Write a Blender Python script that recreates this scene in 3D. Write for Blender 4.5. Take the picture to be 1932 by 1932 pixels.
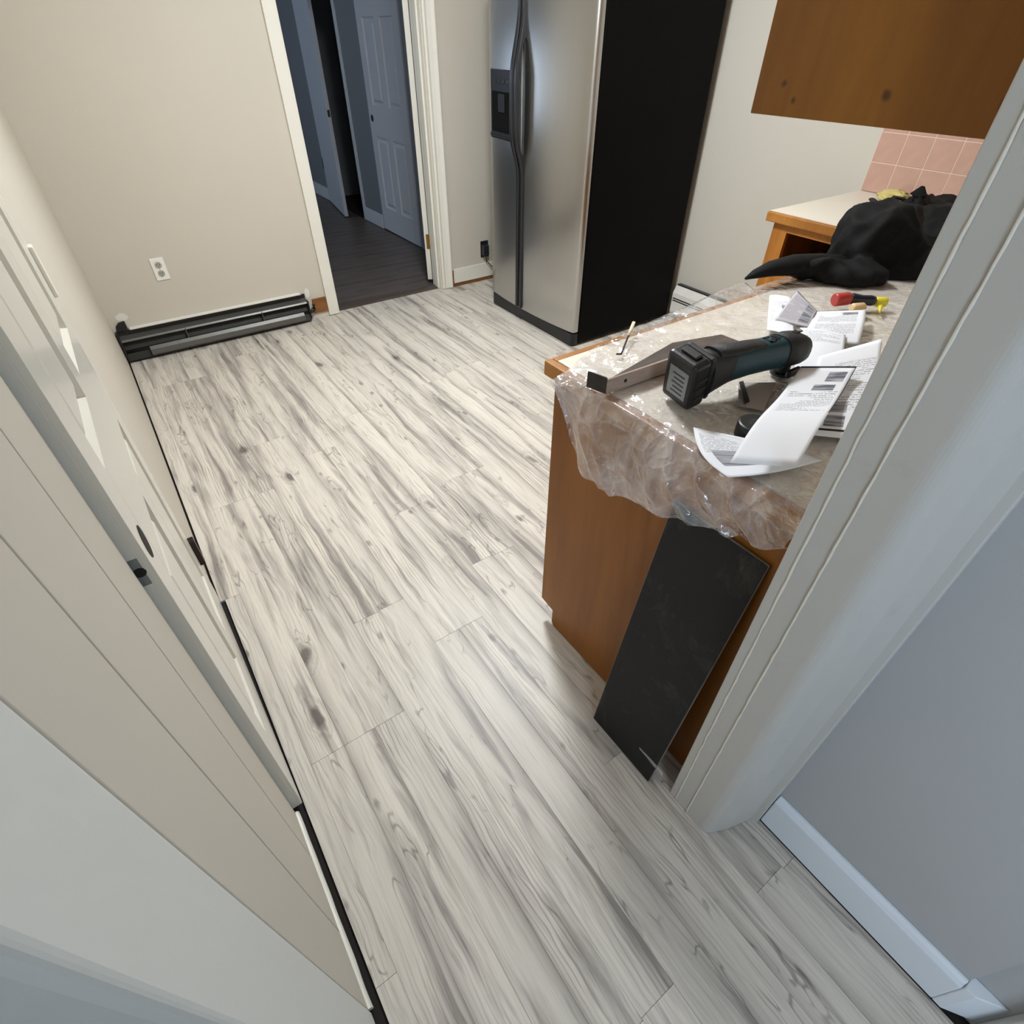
import bpy, bmesh, math, random
from mathutils import Vector, Matrix, noise

random.seed(7)
for o in list(bpy.data.objects):
    bpy.data.objects.remove(o, do_unlink=True)
scene = bpy.context.scene
COL = scene.collection

# ------------------------------------------------------------------ camera
FPX, HCAM = 1026.2, 1.47
yaw, pitch, roll = (math.radians(a) for a in (35.1689, 41.4274, 0.35485))
F_ = Vector((math.sin(yaw)*math.cos(pitch), math.cos(yaw)*math.cos(pitch), -math.sin(pitch)))
R0 = Vector((math.cos(yaw), -math.sin(yaw), 0)); U0 = R0.cross(F_)
R_ = math.cos(roll)*R0 + math.sin(roll)*U0
U_ = -math.sin(roll)*R0 + math.cos(roll)*U0
cam_d = bpy.data.cameras.new('camera'); cam = bpy.data.objects.new('camera', cam_d); COL.objects.link(cam)
cam_d.sensor_width = 36.0; cam_d.sensor_fit = 'HORIZONTAL'; cam_d.lens = 36.0*FPX/1932.0
cam_d.clip_start = 0.01
M = Matrix((R_, U_, -F_)).transposed().to_4x4(); M.translation = Vector((0, 0, HCAM))
cam.matrix_world = M
scene.camera = cam

def at(px, py, z=None, x=None, y=None):
    d = F_ + (px-966)/FPX*R_ - (py-966)/FPX*U_
    if z is not None: t = (z-HCAM)/d.z
    elif x is not None: t = x/d.x
    else: t = y/d.y
    return Vector((0, 0, HCAM)) + t*d

# ------------------------------------------------------------------ colour management, world, daylight
scene.view_settings.view_transform = 'Standard'
scene.view_settings.look = 'None'
scene.view_settings.gamma = 1.0
scene.view_settings.exposure = 1.0
scene.view_settings.use_curve_mapping = False
w = bpy.data.worlds.new('world'); scene.world = w; w.use_nodes = True
w.node_tree.nodes['Background'].inputs[0].default_value = (0.50, 0.66, 0.95, 1)
w.node_tree.nodes['Background'].inputs[1].default_value = 1.2

def area_light(name, loc, rot, sx, sy, power, color):
    l = bpy.data.lights.new(name, 'AREA'); l.shape = 'RECTANGLE'; l.size = sx; l.size_y = sy
    l.energy = power; l.color = color
    o = bpy.data.objects.new(name, l); COL.objects.link(o); o.location = loc; o.rotation_euler = rot
    return o
# daylight in the window of the hall behind the camera (faces +Y) and in the window of the far hallway (faces +X)
area_light('daylight_near_hall', (-0.47, -1.55, 1.5), (math.radians(90), 0, math.radians(-90)), 1.2, 1.3, 19, (0.76, 0.86, 1.0))
area_light('daylight_far_hall', (-0.62, 6.9, 1.45), (math.radians(90), 0, math.radians(-90)), 1.5, 1.05, 8, (0.74, 0.85, 1.0))

# ------------------------------------------------------------------ materials
def srgb(r, g, b):
    f = lambda c: (c/255/12.92) if c/255 <= 0.04045 else ((c/255+0.055)/1.055)**2.4
    return (f(r), f(g), f(b), 1)

class NT:
    def __init__(s, name):
        s.m = bpy.data.materials.new(name); s.m.use_nodes = True
        s.t = s.m.node_tree; s.t.nodes.clear()
        s.out = s.t.nodes.new('ShaderNodeOutputMaterial')
    def n(s, typ, ins=None, **props):
        nd = s.t.nodes.new('ShaderNode'+typ)
        for k, v in props.items(): setattr(nd, k, v)
        for k, v in (ins or {}).items():
            sock = nd.inputs[k]
            if isinstance(v, bpy.types.NodeSocket): s.t.links.new(v, sock)
            else: sock.default_value = v
        return nd
    def math(s, op, a, b=0.0, c=0.0, clamp=False):
        nd = s.n('Math', {0: a, 1: b, 2: c}, operation=op, use_clamp=clamp); return nd.outputs[0]
    def vmul(s, v, k):
        return s.n('VectorMath', {0: v, 1: k}, operation='MULTIPLY').outputs[0]
    def vadd(s, v, k):
        return s.n('VectorMath', {0: v, 1: k}, operation='ADD').outputs[0]
    def ramp(s, fac, stops):
        nd = s.n('ValToRGB', {0: fac}); e = nd.color_ramp.elements
        while len(e) < len(stops): e.new(0.5)
        for i, (p, c) in enumerate(stops):
            e[i].position = p; e[i].color = c if len(c) == 4 else (*c, 1)
        return nd.outputs[0]
    def mix(s, fac, a, b, blend='MIX'):
        nd = s.n('Mix', {0: fac, 6: a, 7: b}, data_type='RGBA', blend_type=blend); return nd.outputs[2]
    def noise(s, vec, scale, detail=3, rough=0.55, dist=0.0):
        return s.n('TexNoise', {'Vector': vec, 'Scale': scale, 'Detail': detail, 'Roughness': rough, 'Distortion': dist}).outputs[0]
    def obj(s): return s.n('TexCoord').outputs['Object']
    def bump(s, h, strength, dist=0.01):
        return s.n('Bump', {'Height': h, 'Strength': strength, 'Distance': dist}).outputs[0]
    def bsdf(s, **k):
        names = {'col': 'Base Color', 'rough': 'Roughness', 'metal': 'Metallic', 'spec': 'Specular IOR Level', 'nrm': 'Normal',
                 'emit': 'Emission Color', 'es': 'Emission Strength', 'alpha': 'Alpha', 'trans': 'Transmission Weight',
                 'aniso': 'Anisotropic', 'coat': 'Coat Weight', 'croughness': 'Coat Roughness', 'sub': 'Subsurface Weight'}
        b = s.n('BsdfPrincipled', {names[a]: v for a, v in k.items()})
        return b.outputs[0]
    def done(s, sh):
        s.t.links.new(sh, s.out.inputs[0]); return s.m

def mat_paint(name, col, rough=0.6, bump=0.05, scale=180, mottle=0.03, dirt=0.0):
    t = NT(name); v = t.obj()
    a = t.noise(v, scale, 2); b = t.noise(v, 2.2, 4)
    k = t.math('MULTIPLY_ADD', b, 2*mottle, 1-mottle)
    c = t.mix(1.0, col, t.n('CombineColor', {0: k, 1: k, 2: k}).outputs[0], 'MULTIPLY')
    if dirt:
        d = t.ramp(t.noise(v, 9, 6, .7), [(0.60, (0, 0, 0)), (0.78, (1, 1, 1))])
        c = t.mix(t.math('MULTIPLY', d, dirt), c, srgb(120, 112, 98))
    return t.done(t.bsdf(col=c, rough=rough, spec=0.35, nrm=t.bump(a, bump, 0.003)))

def mat_plain(name, col, rough=0.5, metal=0.0, spec=0.5, bump=0.0, scale=200):
    t = NT(name); v = t.obj()
    k = t.math('MULTIPLY_ADD', t.noise(v, 30, 3), 0.16, 0.92)
    c = t.mix(1.0, col, t.n('CombineColor', {0: k, 1: k, 2: k}).outputs[0], 'MULTIPLY')
    kw = {}
    if bump: kw['nrm'] = t.bump(t.noise(v, scale, 3), bump, 0.003)
    return t.done(t.bsdf(col=c, rough=rough, metal=metal, spec=spec, **kw))

def mat_plank():
    t = NT('whitewashed_plank'); v0 = t.obj()
    rnd = t.n('ObjectInfo').outputs['Random']
    off = t.n('CombineXYZ', {0: t.math('MULTIPLY', rnd, 17.3), 1: t.math('MULTIPLY', rnd, 71.0), 2: t.math('MULTIPLY', rnd, 5.0)}).outputs[0]
    v = t.vadd(v0, off)
    # broad grey-brown streaks running along the board
    warp = t.noise(t.vmul(v, (6, 2.2, 1)), 1.0, 3)
    vw = t.vadd(v, t.n('CombineXYZ', {0: t.math('MULTIPLY_ADD', warp, 0.05, -0.025), 1: 0.0, 2: 0.0}).outputs[0])
    broad = t.noise(t.vmul(vw, (20, 1.3, 1)), 1.0, 5, .6, 0.3)
    A = t.ramp(broad, [(0.495, (0, 0, 0)), (0.69, (1, 1, 1))])
    mid = t.ramp(t.noise(t.vmul(vw, (75, 3.2, 1)), 1.0, 3, .6), [(0.46, (0, 0, 0)), (0.72, (1, 1, 1))])
    A = t.math('ADD', A, t.math('MULTIPLY', mid, 0.34), clamp=True)
    # thin dark checks in the print
    cr = t.noise(t.vmul(vw, (22, 3.4, 1)), 1.0, 2, .5, 0.6)
    crk = t.ramp(t.math('ABSOLUTE', t.math('SUBTRACT', cr, 0.5)), [(0.0, (1, 1, 1)), (0.016, (0, 0, 0))])
    crm = t.ramp(t.noise(t.vmul(v, (9, 4.5, 1)), 1.0, 2), [(0.51, (0, 0, 0)), (0.61, (1, 1, 1))])
    CR = t.math('MULTIPLY', t.math('MULTIPLY', crk, crm), 0.6)
    # streaks hug one long edge
    sx = t.n('SeparateXYZ', {0: v0}).outputs[0]
    sgn = t.math('SIGN', t.math('SUBTRACT', rnd, 0.45))
    ed = t.math('MULTIPLY_ADD', t.math('MULTIPLY', sx, sgn), 1/0.092, 0.5)
    ed = t.math('POWER', t.math('MAXIMUM', ed, 0.0), 5.0)
    low = t.ramp(t.noise(t.vmul(v, (1, 1.6, 1)), 1.0, 2), [(0.36, (0, 0, 0)), (0.60, (1, 1, 1))])
    E = t.math('MULTIPLY', t.math('MULTIPLY', ed, low), 0.7)
    dark = t.math('MAXIMUM', t.math('MULTIPLY', A, 0.82), E)
    # cathedral grain lines
    wv = t.n('TexWave', {'Vector': t.vmul(vw, (1, 0.085, 1)), 'Scale': 26.0, 'Distortion': 7.0, 'Detail': 3.0, 'Detail Scale': 1.6}, bands_direction='X').outputs[1]
    G = t.ramp(wv, [(0.0, (1, 1, 1)), (0.22, (0, 0, 0))])
    gm = t.ramp(t.noise(t.vmul(v, (5, 1.3, 1)), 1.0, 2), [(0.42, (0, 0, 0)), (0.64, (1, 1, 1))])
    G = t.math('MULTIPLY', G, gm)
    fine = t.noise(t.vmul(v, (260, 9, 1)), 1.0, 3, .6)
    # knots
    kv = t.vmul(t.vadd(vw, (3.3, 1.7, 0)), (7.0, 2.9, 1))
    vo = t.n('TexVoronoi', {'Vector': kv, 'Scale': 1.0, 'Randomness': 1.0})
    kd, kc = vo.outputs['Distance'], vo.outputs['Color']
    kr = t.n('SeparateXYZ', {0: kc}).outputs[0]
    on = t.math('GREATER_THAN', kr, 0.54)
    kn = t.noise(t.vmul(v, (30, 14, 1)), 1.0, 3)
    kdn = t.math('ADD', kd, t.math('MULTIPLY_ADD', kn, 0.26, -0.13))
    core = t.ramp(kdn, [(0.07, (1, 1, 1)), (0.17, (0, 0, 0))])
    ring = t.math('MULTIPLY', t.math('MULTIPLY_ADD', t.math('SINE', t.math('MULTIPLY', kdn, 70.0)), 0.5, 0.5),
                  t.ramp(kdn, [(0.06, (1, 1, 1)), (0.30, (0, 0, 0))]))
    K = t.math('MULTIPLY', t.math('MAXIMUM', t.math('MULTIPLY', core, 0.85), t.math('MULTIPLY', ring, 0.5)), on)
    light = t.mix(rnd, srgb(228, 220, 208), srgb(215, 208, 197))
    c = t.mix(t.math('MULTIPLY', t.noise(t.vmul(v, (12, 2.5, 1)), 1.0, 4), 0.45), light, srgb(206, 195, 181))
    c = t.mix(dark, c, srgb(118, 110, 106))
    c = t.mix(CR, c, srgb(84, 78, 74))
    c = t.mix(t.math('MULTIPLY', G, 0.55), c, srgb(120, 112, 104))
    v2 = t.n('TexVoronoi', {'Vector': t.vmul(t.vadd(vw, (1.1, 5.7, 0)), (17, 7.5, 1)), 'Scale': 1.0})
    k2 = t.math('MULTIPLY', t.math('GREATER_THAN', t.n('SeparateXYZ', {0: v2.outputs['Color']}).outputs[1], 0.80),
                t.ramp(t.math('ADD', v2.outputs['Distance'], t.math('MULTIPLY_ADD', kn, 0.3, -0.15)), [(0.07, (1, 1, 1)), (0.18, (0, 0, 0))]))
    K = t.math('MAXIMUM', K, t.math('MULTIPLY', k2, 0.62))
    c = t.mix(K, c, srgb(88, 81, 77))
    f2 = t.math('MULTIPLY_ADD', fine, 0.30, 0.86)
    c = t.mix(1.0, c, t.n('CombineColor', {0: f2, 1: f2, 2: f2}).outputs[0], 'MULTIPLY')
    return t.done(t.bsdf(col=c, rough=0.42, spec=0.4, nrm=t.bump(fine, 0.10, 0.002)))

def mat_wood(name, base, dark, rough=0.35, stretch=(14, 14, 1.2), knots=False, spec=0.3):
    t = NT(name); v = t.obj()
    a = t.noise(t.vmul(v, stretch), 1.0, 5, .6, 0.4)
    f = t.noise(t.vmul(v, tuple(k*14 for k in stretch)), 1.0, 3)
    c = t.mix(t.ramp(a, [(0.35, (0, 0, 0)), (0.68, (1, 1, 1))]), base, dark)
    k = t.math('MULTIPLY_ADD', f, 0.28, 0.86)
    c = t.mix(1.0, c, t.n('CombineColor', {0: k, 1: k, 2: k}).outputs[0], 'MULTIPLY')
    if knots:
        wob = t.math('MULTIPLY_ADD', t.noise(v, 90, 3), 0.006, -0.003)
        for ky, kz, kr in ((-0.010, 0.028, 0.0045), (0.116, 0.032, 0.003), (-0.124, 0.028, 0.006), (0.098, 0.017, 0.003), (0.085, 0.170, 0.004), (-0.03, 0.31, 0.006)):
            d = t.n('VectorMath', {0: t.vmul(v, (0, 1, 1)), 1: (0, ky, kz)}, operation='DISTANCE').outputs['Value']
            d = t.math('ADD', d, wob)
            c = t.mix(t.math('MULTIPLY', t.n('MapRange', {0: d, 1: kr*1.5, 2: kr*0.5, 3: 0.0, 4: 1.0}).outputs[0], 0.75), c, srgb(58, 28, 8))
    return t.done(t.bsdf(col=c, rough=rough, spec=spec, nrm=t.bump(f, 0.06, 0.002)))

def mat_steel(name, col, rough=0.3, stretch=(2, 2, 300), bump=0.05):
    t = NT(name); v = t.obj()
    f = t.noise(t.vmul(v, stretch), 1.0, 3)
    r = t.math('MULTIPLY_ADD', t.noise(v, 1.2, 1), 0.06, rough-0.03)
    k = t.math('MULTIPLY_ADD', f, 0.12, 0.94)
    c = t.mix(1.0, col, t.n('CombineColor', {0: k, 1: k, 2: k}).outputs[0], 'MULTIPLY')
    return t.done(t.bsdf(col=c, rough=r, metal=1.0, nrm=t.bump(f, bump, 0.001)))

def mat_plastic_film():
    t = NT('clear_plastic_film'); v = t.obj()
    cre = t.n('TexVoronoi', {'Vector': t.vadd(v, t.vmul(t.n('TexNoise', {'Vector': v, 'Scale': 14.0}).outputs[1], (0.05, 0.05, 0.05))), 'Scale': 17.0}, feature='DISTANCE_TO_EDGE').outputs[0]
    h = t.math('ADD', t.math('MULTIPLY', t.ramp(cre, [(0.0, (1, 1, 1)), (0.35, (0, 0, 0))]), 0.55), t.math('MULTIPLY', t.noise(v, 34, 3, .55, 1.2), 0.8))
    nrm = t.bump(h, 0.75, 0.009)
    gl = t.n('BsdfGlossy', {'Color': (1, 1, 1, 1), 'Roughness': 0.065, 'Normal': nrm}).outputs[0]
    df = t.n('BsdfDiffuse', {'Color': srgb(246, 243, 243), 'Normal': nrm}).outputs[0]
    tr = t.n('BsdfTransparent', {'Color': (0.99, 0.985, 0.985, 1)}).outputs[0]
    cloud = t.ramp(t.noise(v, 11, 5, .65, .8), [(0.38, (0.05, 0.05, 0.05)), (0.70, (0.42, 0.42, 0.42))])
    cloud = t.math('ADD', cloud, t.math('MULTIPLY', t.ramp(cre, [(0.0, (1, 1, 1)), (0.06, (0, 0, 0))]), 0.10))
    a = t.n('MixShader', {0: cloud, 1: tr, 2: df}).outputs[0]
    fc = t.n('LayerWeight', {'Blend': 0.5}).outputs['Facing']        # Schlick reflectance, the same from both sides of the film
    fr = t.math('MULTIPLY_ADD', t.math('POWER', fc, 4.0), 0.85, 0.13, clamp=True)
    return t.done(t.n('MixShader', {0: fr, 1: a, 2: gl}).outputs[0])

def mat_glass():
    t = NT('window_glass')
    gl = t.n('BsdfGlossy', {'Color': (1, 1, 1, 1), 'Roughness': 0.02}).outputs[0]
    tr = t.n('BsdfTransparent', {'Color': (0.97, 0.98, 0.98, 1)}).outputs[0]
    return t.done(t.n('MixShader', {0: 0.06, 1: tr, 2: gl}).outputs[0])

def mat_paper(name, seed, tint=(238, 238, 242), u0=0.1, u1=0.9, v0=0.25, v1=0.85, blocks=(), bars=()):
    """printed instruction sheet: rows of grey text and small dark figures, laid out over the sheet's UVs"""
    t = NT(name); uv = t.n('TexCoord').outputs['UV']
    s = t.n('SeparateXYZ', {0: uv}); u, v = s.outputs[0], s.outputs[1]
    box = lambda a, b, c, d: t.math('MULTIPLY', t.math('MULTIPLY', t.math('GREATER_THAN', u, a), t.math('LESS_THAN', u, b)),
                                   t.math('MULTIPLY', t.math('GREATER_THAN', v, c), t.math('LESS_THAN', v, d)))
    rows = t.math('GREATER_THAN', t.math('SINE', t.math('MULTIPLY', v, 260.0)), -0.1)
    words = t.math('GREATER_THAN', t.noise(t.vadd(t.vmul(uv, (42, 44, 1)), (seed*3.1, seed*1.7, 0)), 1.0, 2), 0.46)
    para = t.math('GREATER_THAN', t.noise(t.vadd(t.vmul(uv, (1.4, 9, 1)), (seed, seed*2.3, 0)), 1.0, 1), 0.42)
    txt = t.math('MULTIPLY', t.math('MULTIPLY', t.math('MULTIPLY', rows, words), para), box(u0, u1, v0, v1))
    c = t.mix(t.math('MULTIPLY', txt, 0.5), srgb(*tint), srgb(70, 70, 78))
    for a, b, cc, d in blocks:
        g = t.noise(t.vmul(uv, (2.0, 38, 1)), 1.0, 2)
        c = t.mix(box(a, b, cc, d), c, t.ramp(g, [(0.38, srgb(104, 104, 110)), (0.62, srgb(182, 182, 188))]))
    for a, b, cc, d in bars:
        c = t.mix(box(a, b, cc, d), c, srgb(40, 38, 44))
    return t.done(t.bsdf(col=c, rough=0.75, spec=0.2))

def mat_dusty(name, col, dust):
    t = NT(name); v = t.obj()
    a = t.ramp(t.noise(v, 7, 6, .7, .5), [(0.52, (0, 0, 0)), (0.80, (1, 1, 1))])
    sc = t.ramp(t.math('ABSOLUTE', t.math('SUBTRACT', t.noise(t.vmul(v, (9, 9, 5)), 1.0, 3, .5, 1.0), 0.5)), [(0.0, (1, 1, 1)), (0.006, (0, 0, 0))])
    f = t.math('ADD', t.math('MULTIPLY', a, 0.35), t.math('MULTIPLY', t.math('MULTIPLY', sc, a), 0.35))
    return t.done(t.bsdf(col=t.mix(f, col, dust), rough=0.6, spec=0.3, nrm=t.bump(t.noise(v, 220, 2), 0.2, 0.002)))

def mat_emit(name, col, s):
    t = NT(name)
    return t.done(t.n('Emission', {0: col, 1: s}).outputs[0])

MT = dict(
    beige=mat_paint('beige_wall_paint', srgb(206, 198, 184)),
    beige2=mat_paint('warm_white_wall_paint', srgb(205, 200, 189)),
    grey=mat_paint('grey_wall_paint', srgb(180, 181, 181)),
    hallgrey=mat_paint('shade_dimmed_hallway_paint', srgb(116, 119, 122)),  # the hallway's dimness is put into the wall colour
    ljamb=mat_paint('chalky_white_jamb_paint', srgb(218, 218, 212), rough=0.6, bump=0.2, scale=60),
    white=mat_paint('white_trim_paint', srgb(232, 228, 216), rough=0.38, bump=0.08, scale=60, dirt=0.15),
    bbwhite=mat_paint('daylight_tinted_baseboard_paint', srgb(226, 233, 240), rough=0.4, bump=0.08, scale=60),  # trim white with the daylight's blue mixed into its colour
    jamb=mat_paint('old_white_jamb_paint', srgb(194, 192, 186), rough=0.45, bump=0.25, scale=45, dirt=0.2),
    doorw=mat_paint('glossy_door_paint', srgb(226, 222, 210), rough=0.22, bump=0.04, scale=50),
    halldoor=mat_paint('dimmed_hall_door_paint', srgb(192, 195, 200), rough=0.3, bump=0.04, scale=50),  # white door paint greyed so the doors look dimly lit
    ceil=mat_paint('ceiling_paint', srgb(236, 233, 226), rough=0.9),
    cavity=mat_plain('recess_shade_black', srgb(7, 7, 8), 0.7, 0.0, 0.15),
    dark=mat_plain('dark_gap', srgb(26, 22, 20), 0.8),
    subfloor=mat_plain('dark_subfloor', srgb(34, 28, 24), 0.9),
    plank=mat_plank(),
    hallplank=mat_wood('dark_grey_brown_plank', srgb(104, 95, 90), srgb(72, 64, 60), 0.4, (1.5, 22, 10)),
    strip=mat_wood('dark_threshold_wood', srgb(92, 80, 72), srgb(60, 52, 47), 0.4, (2, 22, 10)),
    cab=mat_wood('brown_cabinet_veneer', srgb(152, 95, 28), srgb(120, 69, 15), 0.38, (5, 5, 0.7)),
    cabk=mat_wood('knotty_brown_veneer', srgb(146, 93, 28), srgb(118, 69, 16), 0.42, (6, 6, 1.0), knots=True),
    oak=mat_wood('oak_edging', srgb(178, 122, 58), srgb(140, 88, 34), 0.4, (3, 3, 3)),
    oak2=mat_wood('oak_face_frame', srgb(184, 122, 52), srgb(150, 94, 36), 0.4, (14, 14, 2)),
    lam=mat_paint('cream_laminate', srgb(226, 216, 200), rough=0.4, bump=0.02, mottle=0.05),
    steel=mat_steel('brushed_stainless', srgb(186, 185, 182), 0.29, (2, 300, 2), 0.02),
    blacksteel=mat_plain('textured_black_panel', srgb(5, 4, 4), 0.55, 0.0, 0.10, 0.2, 500),
    blackp=mat_plain('black_plastic', srgb(15, 15, 17), 0.38, bump=0.1),
    blackgloss=mat_plain('dark_gloss_plastic', srgb(44, 46, 52), 0.2),
    gunmetal=mat_plain('gunmetal_handle', srgb(58, 58, 60), 0.3, 0.6),
    heater=mat_plain('dark_grey_metal', srgb(48, 48, 45), 0.45, 0.55, bump=0.2, scale=60),  # dark grey, slightly bumpy metal
    heaterl=mat_plain('dull_damper_metal', srgb(104, 102, 98), 0.4, 0.55, bump=0.2, scale=60),
    whitem=mat_plain('white_enamel', srgb(228, 226, 218), 0.35),
    brass=mat_plain('aged_brass', srgb(140, 102, 48), 0.35, 0.9),
    bronze=mat_plain('dark_bronze', srgb(38, 24, 20), 0.35, 0.4),
    ivory=mat_plain('white_outlet_plastic', srgb(240, 238, 230), 0.3),
    socket=mat_plain('grey_socket_face', srgb(172, 168, 152), 0.4),
    rawwood=mat_wood('bare_wood', srgb(150, 100, 56), srgb(112, 70, 36), 0.7, (4, 14, 14)),
    tile=mat_plain('pink_glazed_tile', srgb(198, 160, 144), 0.16),
    grout=mat_plain('pale_grout', srgb(236, 212, 200), 0.8),
    slate=mat_dusty('black_vinyl_backing', srgb(27, 27, 27), srgb(104, 104, 102)),
    vinyledge=mat_plain('pale_vinyl_edge', srgb(128, 122, 116), 0.6),
    film=mat_plastic_film(), glass=mat_glass(),
    teal=mat_plain('dark_teal_plastic', srgb(18, 58, 68), 0.45, bump=0.1),
    rubber=mat_plain('scuffed_black_rubber', srgb(31, 29, 29), 0.6, bump=0.3, scale=300),
    greyl=mat_plain('silver_label', srgb(128, 132, 134), 0.35, 0.3),
    barm=mat_wood('brown_steel_bar', srgb(96, 84, 78), srgb(66, 56, 52), 0.45, (12, 40, 40)),
    bardark=mat_wood('shaded_steel_hook', srgb(54, 46, 42), srgb(38, 32, 30), 0.45, (12, 40, 40)),  # darker copy of the bar's steel, shade painted in
    barl=mat_wood('lit_steel_edge', srgb(176, 156, 142), srgb(140, 120, 108), 0.4, (6, 30, 30)),  # lighter copy of the same steel, painted as if lit
    fabric=mat_plain('black_bag_fabric', srgb(7, 7, 8), 0.75, bump=0.5, scale=420, spec=0.25),
    webbing=mat_plain('black_webbing', srgb(9, 9, 9), 0.7, bump=0.5, scale=600),
    ribred=mat_plain('red_plastic_grip', srgb(176, 56, 50), 0.35),
    yellow=mat_plain('yellow_plastic_cap', srgb(226, 212, 60), 0.35),
    yellow2=mat_plain('pale_yellow_cloth', srgb(206, 190, 122), 0.8),
    tan=mat_plain('tan_plastic_cap', srgb(226, 190, 140), 0.4),
    navy=mat_plain('dark_navy_plastic', srgb(28, 30, 44), 0.3),
    stick=mat_plain('cream_coated_metal', srgb(222, 208, 178), 0.4),
    steelb=mat_plain('bright_metal', srgb(190, 190, 190), 0.25, 1.0),
)

# ------------------------------------------------------------------ builders
def box_bm(bm, x0, x1, y0, y1, z0, z1):
    vs = [bm.verts.new((x, y, z)) for z in (z0, z1) for y in (y0, y1) for x in (x0, x1)]
    for f in ((0, 2, 3, 1), (4, 5, 7, 6), (0, 1, 5, 4), (2, 6, 7, 3), (0, 4, 6, 2), (1, 3, 7, 5)):
        bm.faces.new([vs[i] for i in f])
    return vs

def finish(name, bm, mat, parent=None, bevel=0.0, seg=2, smooth=False, loc=None, subsurf=0, autos=None):
    me = bpy.data.meshes.new(name)
    bmesh.ops.recalc_face_normals(bm, faces=bm.faces)
    off = Vector(loc) if loc is not None else (parent_world(parent) if parent else Vector())
    if off.length: bmesh.ops.translate(bm, verts=bm.verts, vec=-off)
    if smooth:
        for f in bm.faces: f.smooth = True
    bm.to_mesh(me); bm.free()
    me.materials.append(mat)
    o = bpy.data.objects.new(name, me); COL.objects.link(o)
    if parent:
        o.parent = parent; o.location = off - parent_world(parent)
    else:
        o.location = off
    if bevel:
        b = o.modifiers.new('bevel', 'BEVEL'); b.width = bevel; b.segments = seg; b.limit_method = 'ANGLE'; b.angle_limit = math.radians(40)
    if subsurf:
        m = o.modifiers.new('sub', 'SUBSURF'); m.levels = subsurf; m.render_levels = subsurf
    return o

def parent_world(p):
    v = Vector()
    while p:
        v = v + p.location; p = p.parent
    return v

def tag(o, label=None, cat=None, group=None, kind=None):
    if label: o['label'] = label
    if cat: o['category'] = cat
    if group: o['group'] = group
    if kind: o['kind'] = kind
    return o

def empty(name, loc):
    o = bpy.data.objects.new(name, None); COL.objects.link(o); o.location = loc; o.empty_display_size = 0.05
    return o

def box(name, x0, x1, y0, y1, z0, z1, mat, parent=None, bevel=0.0, seg=2, kind=None, loc=None):
    bm = bmesh.new(); box_bm(bm, min(x0, x1), max(x0, x1), min(y0, y1), max(y0, y1), min(z0, z1), max(z0, z1))
    o = finish(name, bm, mat, parent, bevel, seg, loc=loc)
    if kind: o['kind'] = kind
    return o

def boxes(name, L, mat, parent=None, bevel=0.0, kind=None):
    bm = bmesh.new()
    for b in L: box_bm(bm, *b)
    o = finish(name, bm, mat, parent, bevel)
    if kind: o['kind'] = kind
    return o

def prism(name, pts, axis, a0, a1, mat, parent=None, bevel=0.0, seg=2, smooth=False):
    """extrude a 2D outline along an axis; pts are the two other axes in order"""
    bm = bmesh.new(); ring = []
    for a in (a0, a1):
        r = []
        for p, q in pts:
            c = {'x': (a, p, q), 'y': (p, a, q), 'z': (p, q, a)}[axis]
            r.append(bm.verts.new(c))
        ring.append(r)
    n = len(pts)
    bm.faces.new(ring[0]); bm.faces.new(ring[1][::-1])
    for i in range(n):
        f = bm.faces.new((ring[0][i], ring[1][i], ring[1][(i+1) % n], ring[0][(i+1) % n])); f.smooth = smooth
    return finish(name, bm, mat, parent, bevel, seg)

def tube(name, pts, rad, mat, parent=None, n=10, flat=1.0, smooth=True, up=(0, 0, 1), loc=None):
    """sweep a ring along points; rad scalar or list"""
    bm = bmesh.new(); pts = [Vector(p) for p in pts]; rings = []
    for i, p in enumerate(pts):
        t = (pts[min(i+1, len(pts)-1)] - pts[max(i-1, 0)]).normalized()
        u = Vector(up)
        if abs(t.dot(u)) > 0.95: u = Vector((1, 0, 0))
        a = t.cross(u).normalized(); b = a.cross(t).normalized()
        r = rad[i] if isinstance(rad, (list, tuple)) else rad
        rings.append([bm.verts.new(p + a*math.cos(k*2*math.pi/n)*r + b*math.sin(k*2*math.pi/n)*r*flat) for k in range(n)])
    for i in range(len(rings)-1):
        for k in range(n):
            f = bm.faces.new((rings[i][k], rings[i][(k+1) % n], rings[i+1][(k+1) % n], rings[i+1][k])); f.smooth = smooth
    bm.faces.new(rings[0][::-1]); bm.faces.new(rings[-1])
    return finish(name, bm, mat, parent, loc=loc)

def cyl(name, c0, c1, r, mat, parent=None, n=20, bevel=0.0):
    o = tube(name, [c0, c1], r, mat, parent, n)
    if bevel:
        b = o.modifiers.new('bevel', 'BEVEL'); b.width = bevel; b.segments = 2; b.limit_method = 'ANGLE'
    return o

# ------------------------------------------------------------------ room shell
XL, XR, YF, YN = -0.138, 3.05, 3.763, 0.222          # left wall, right wall, far wall, kitchen side of the near partition
ZC = 2.40
PX0, PITCH = -0.0676, 0.0919

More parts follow.
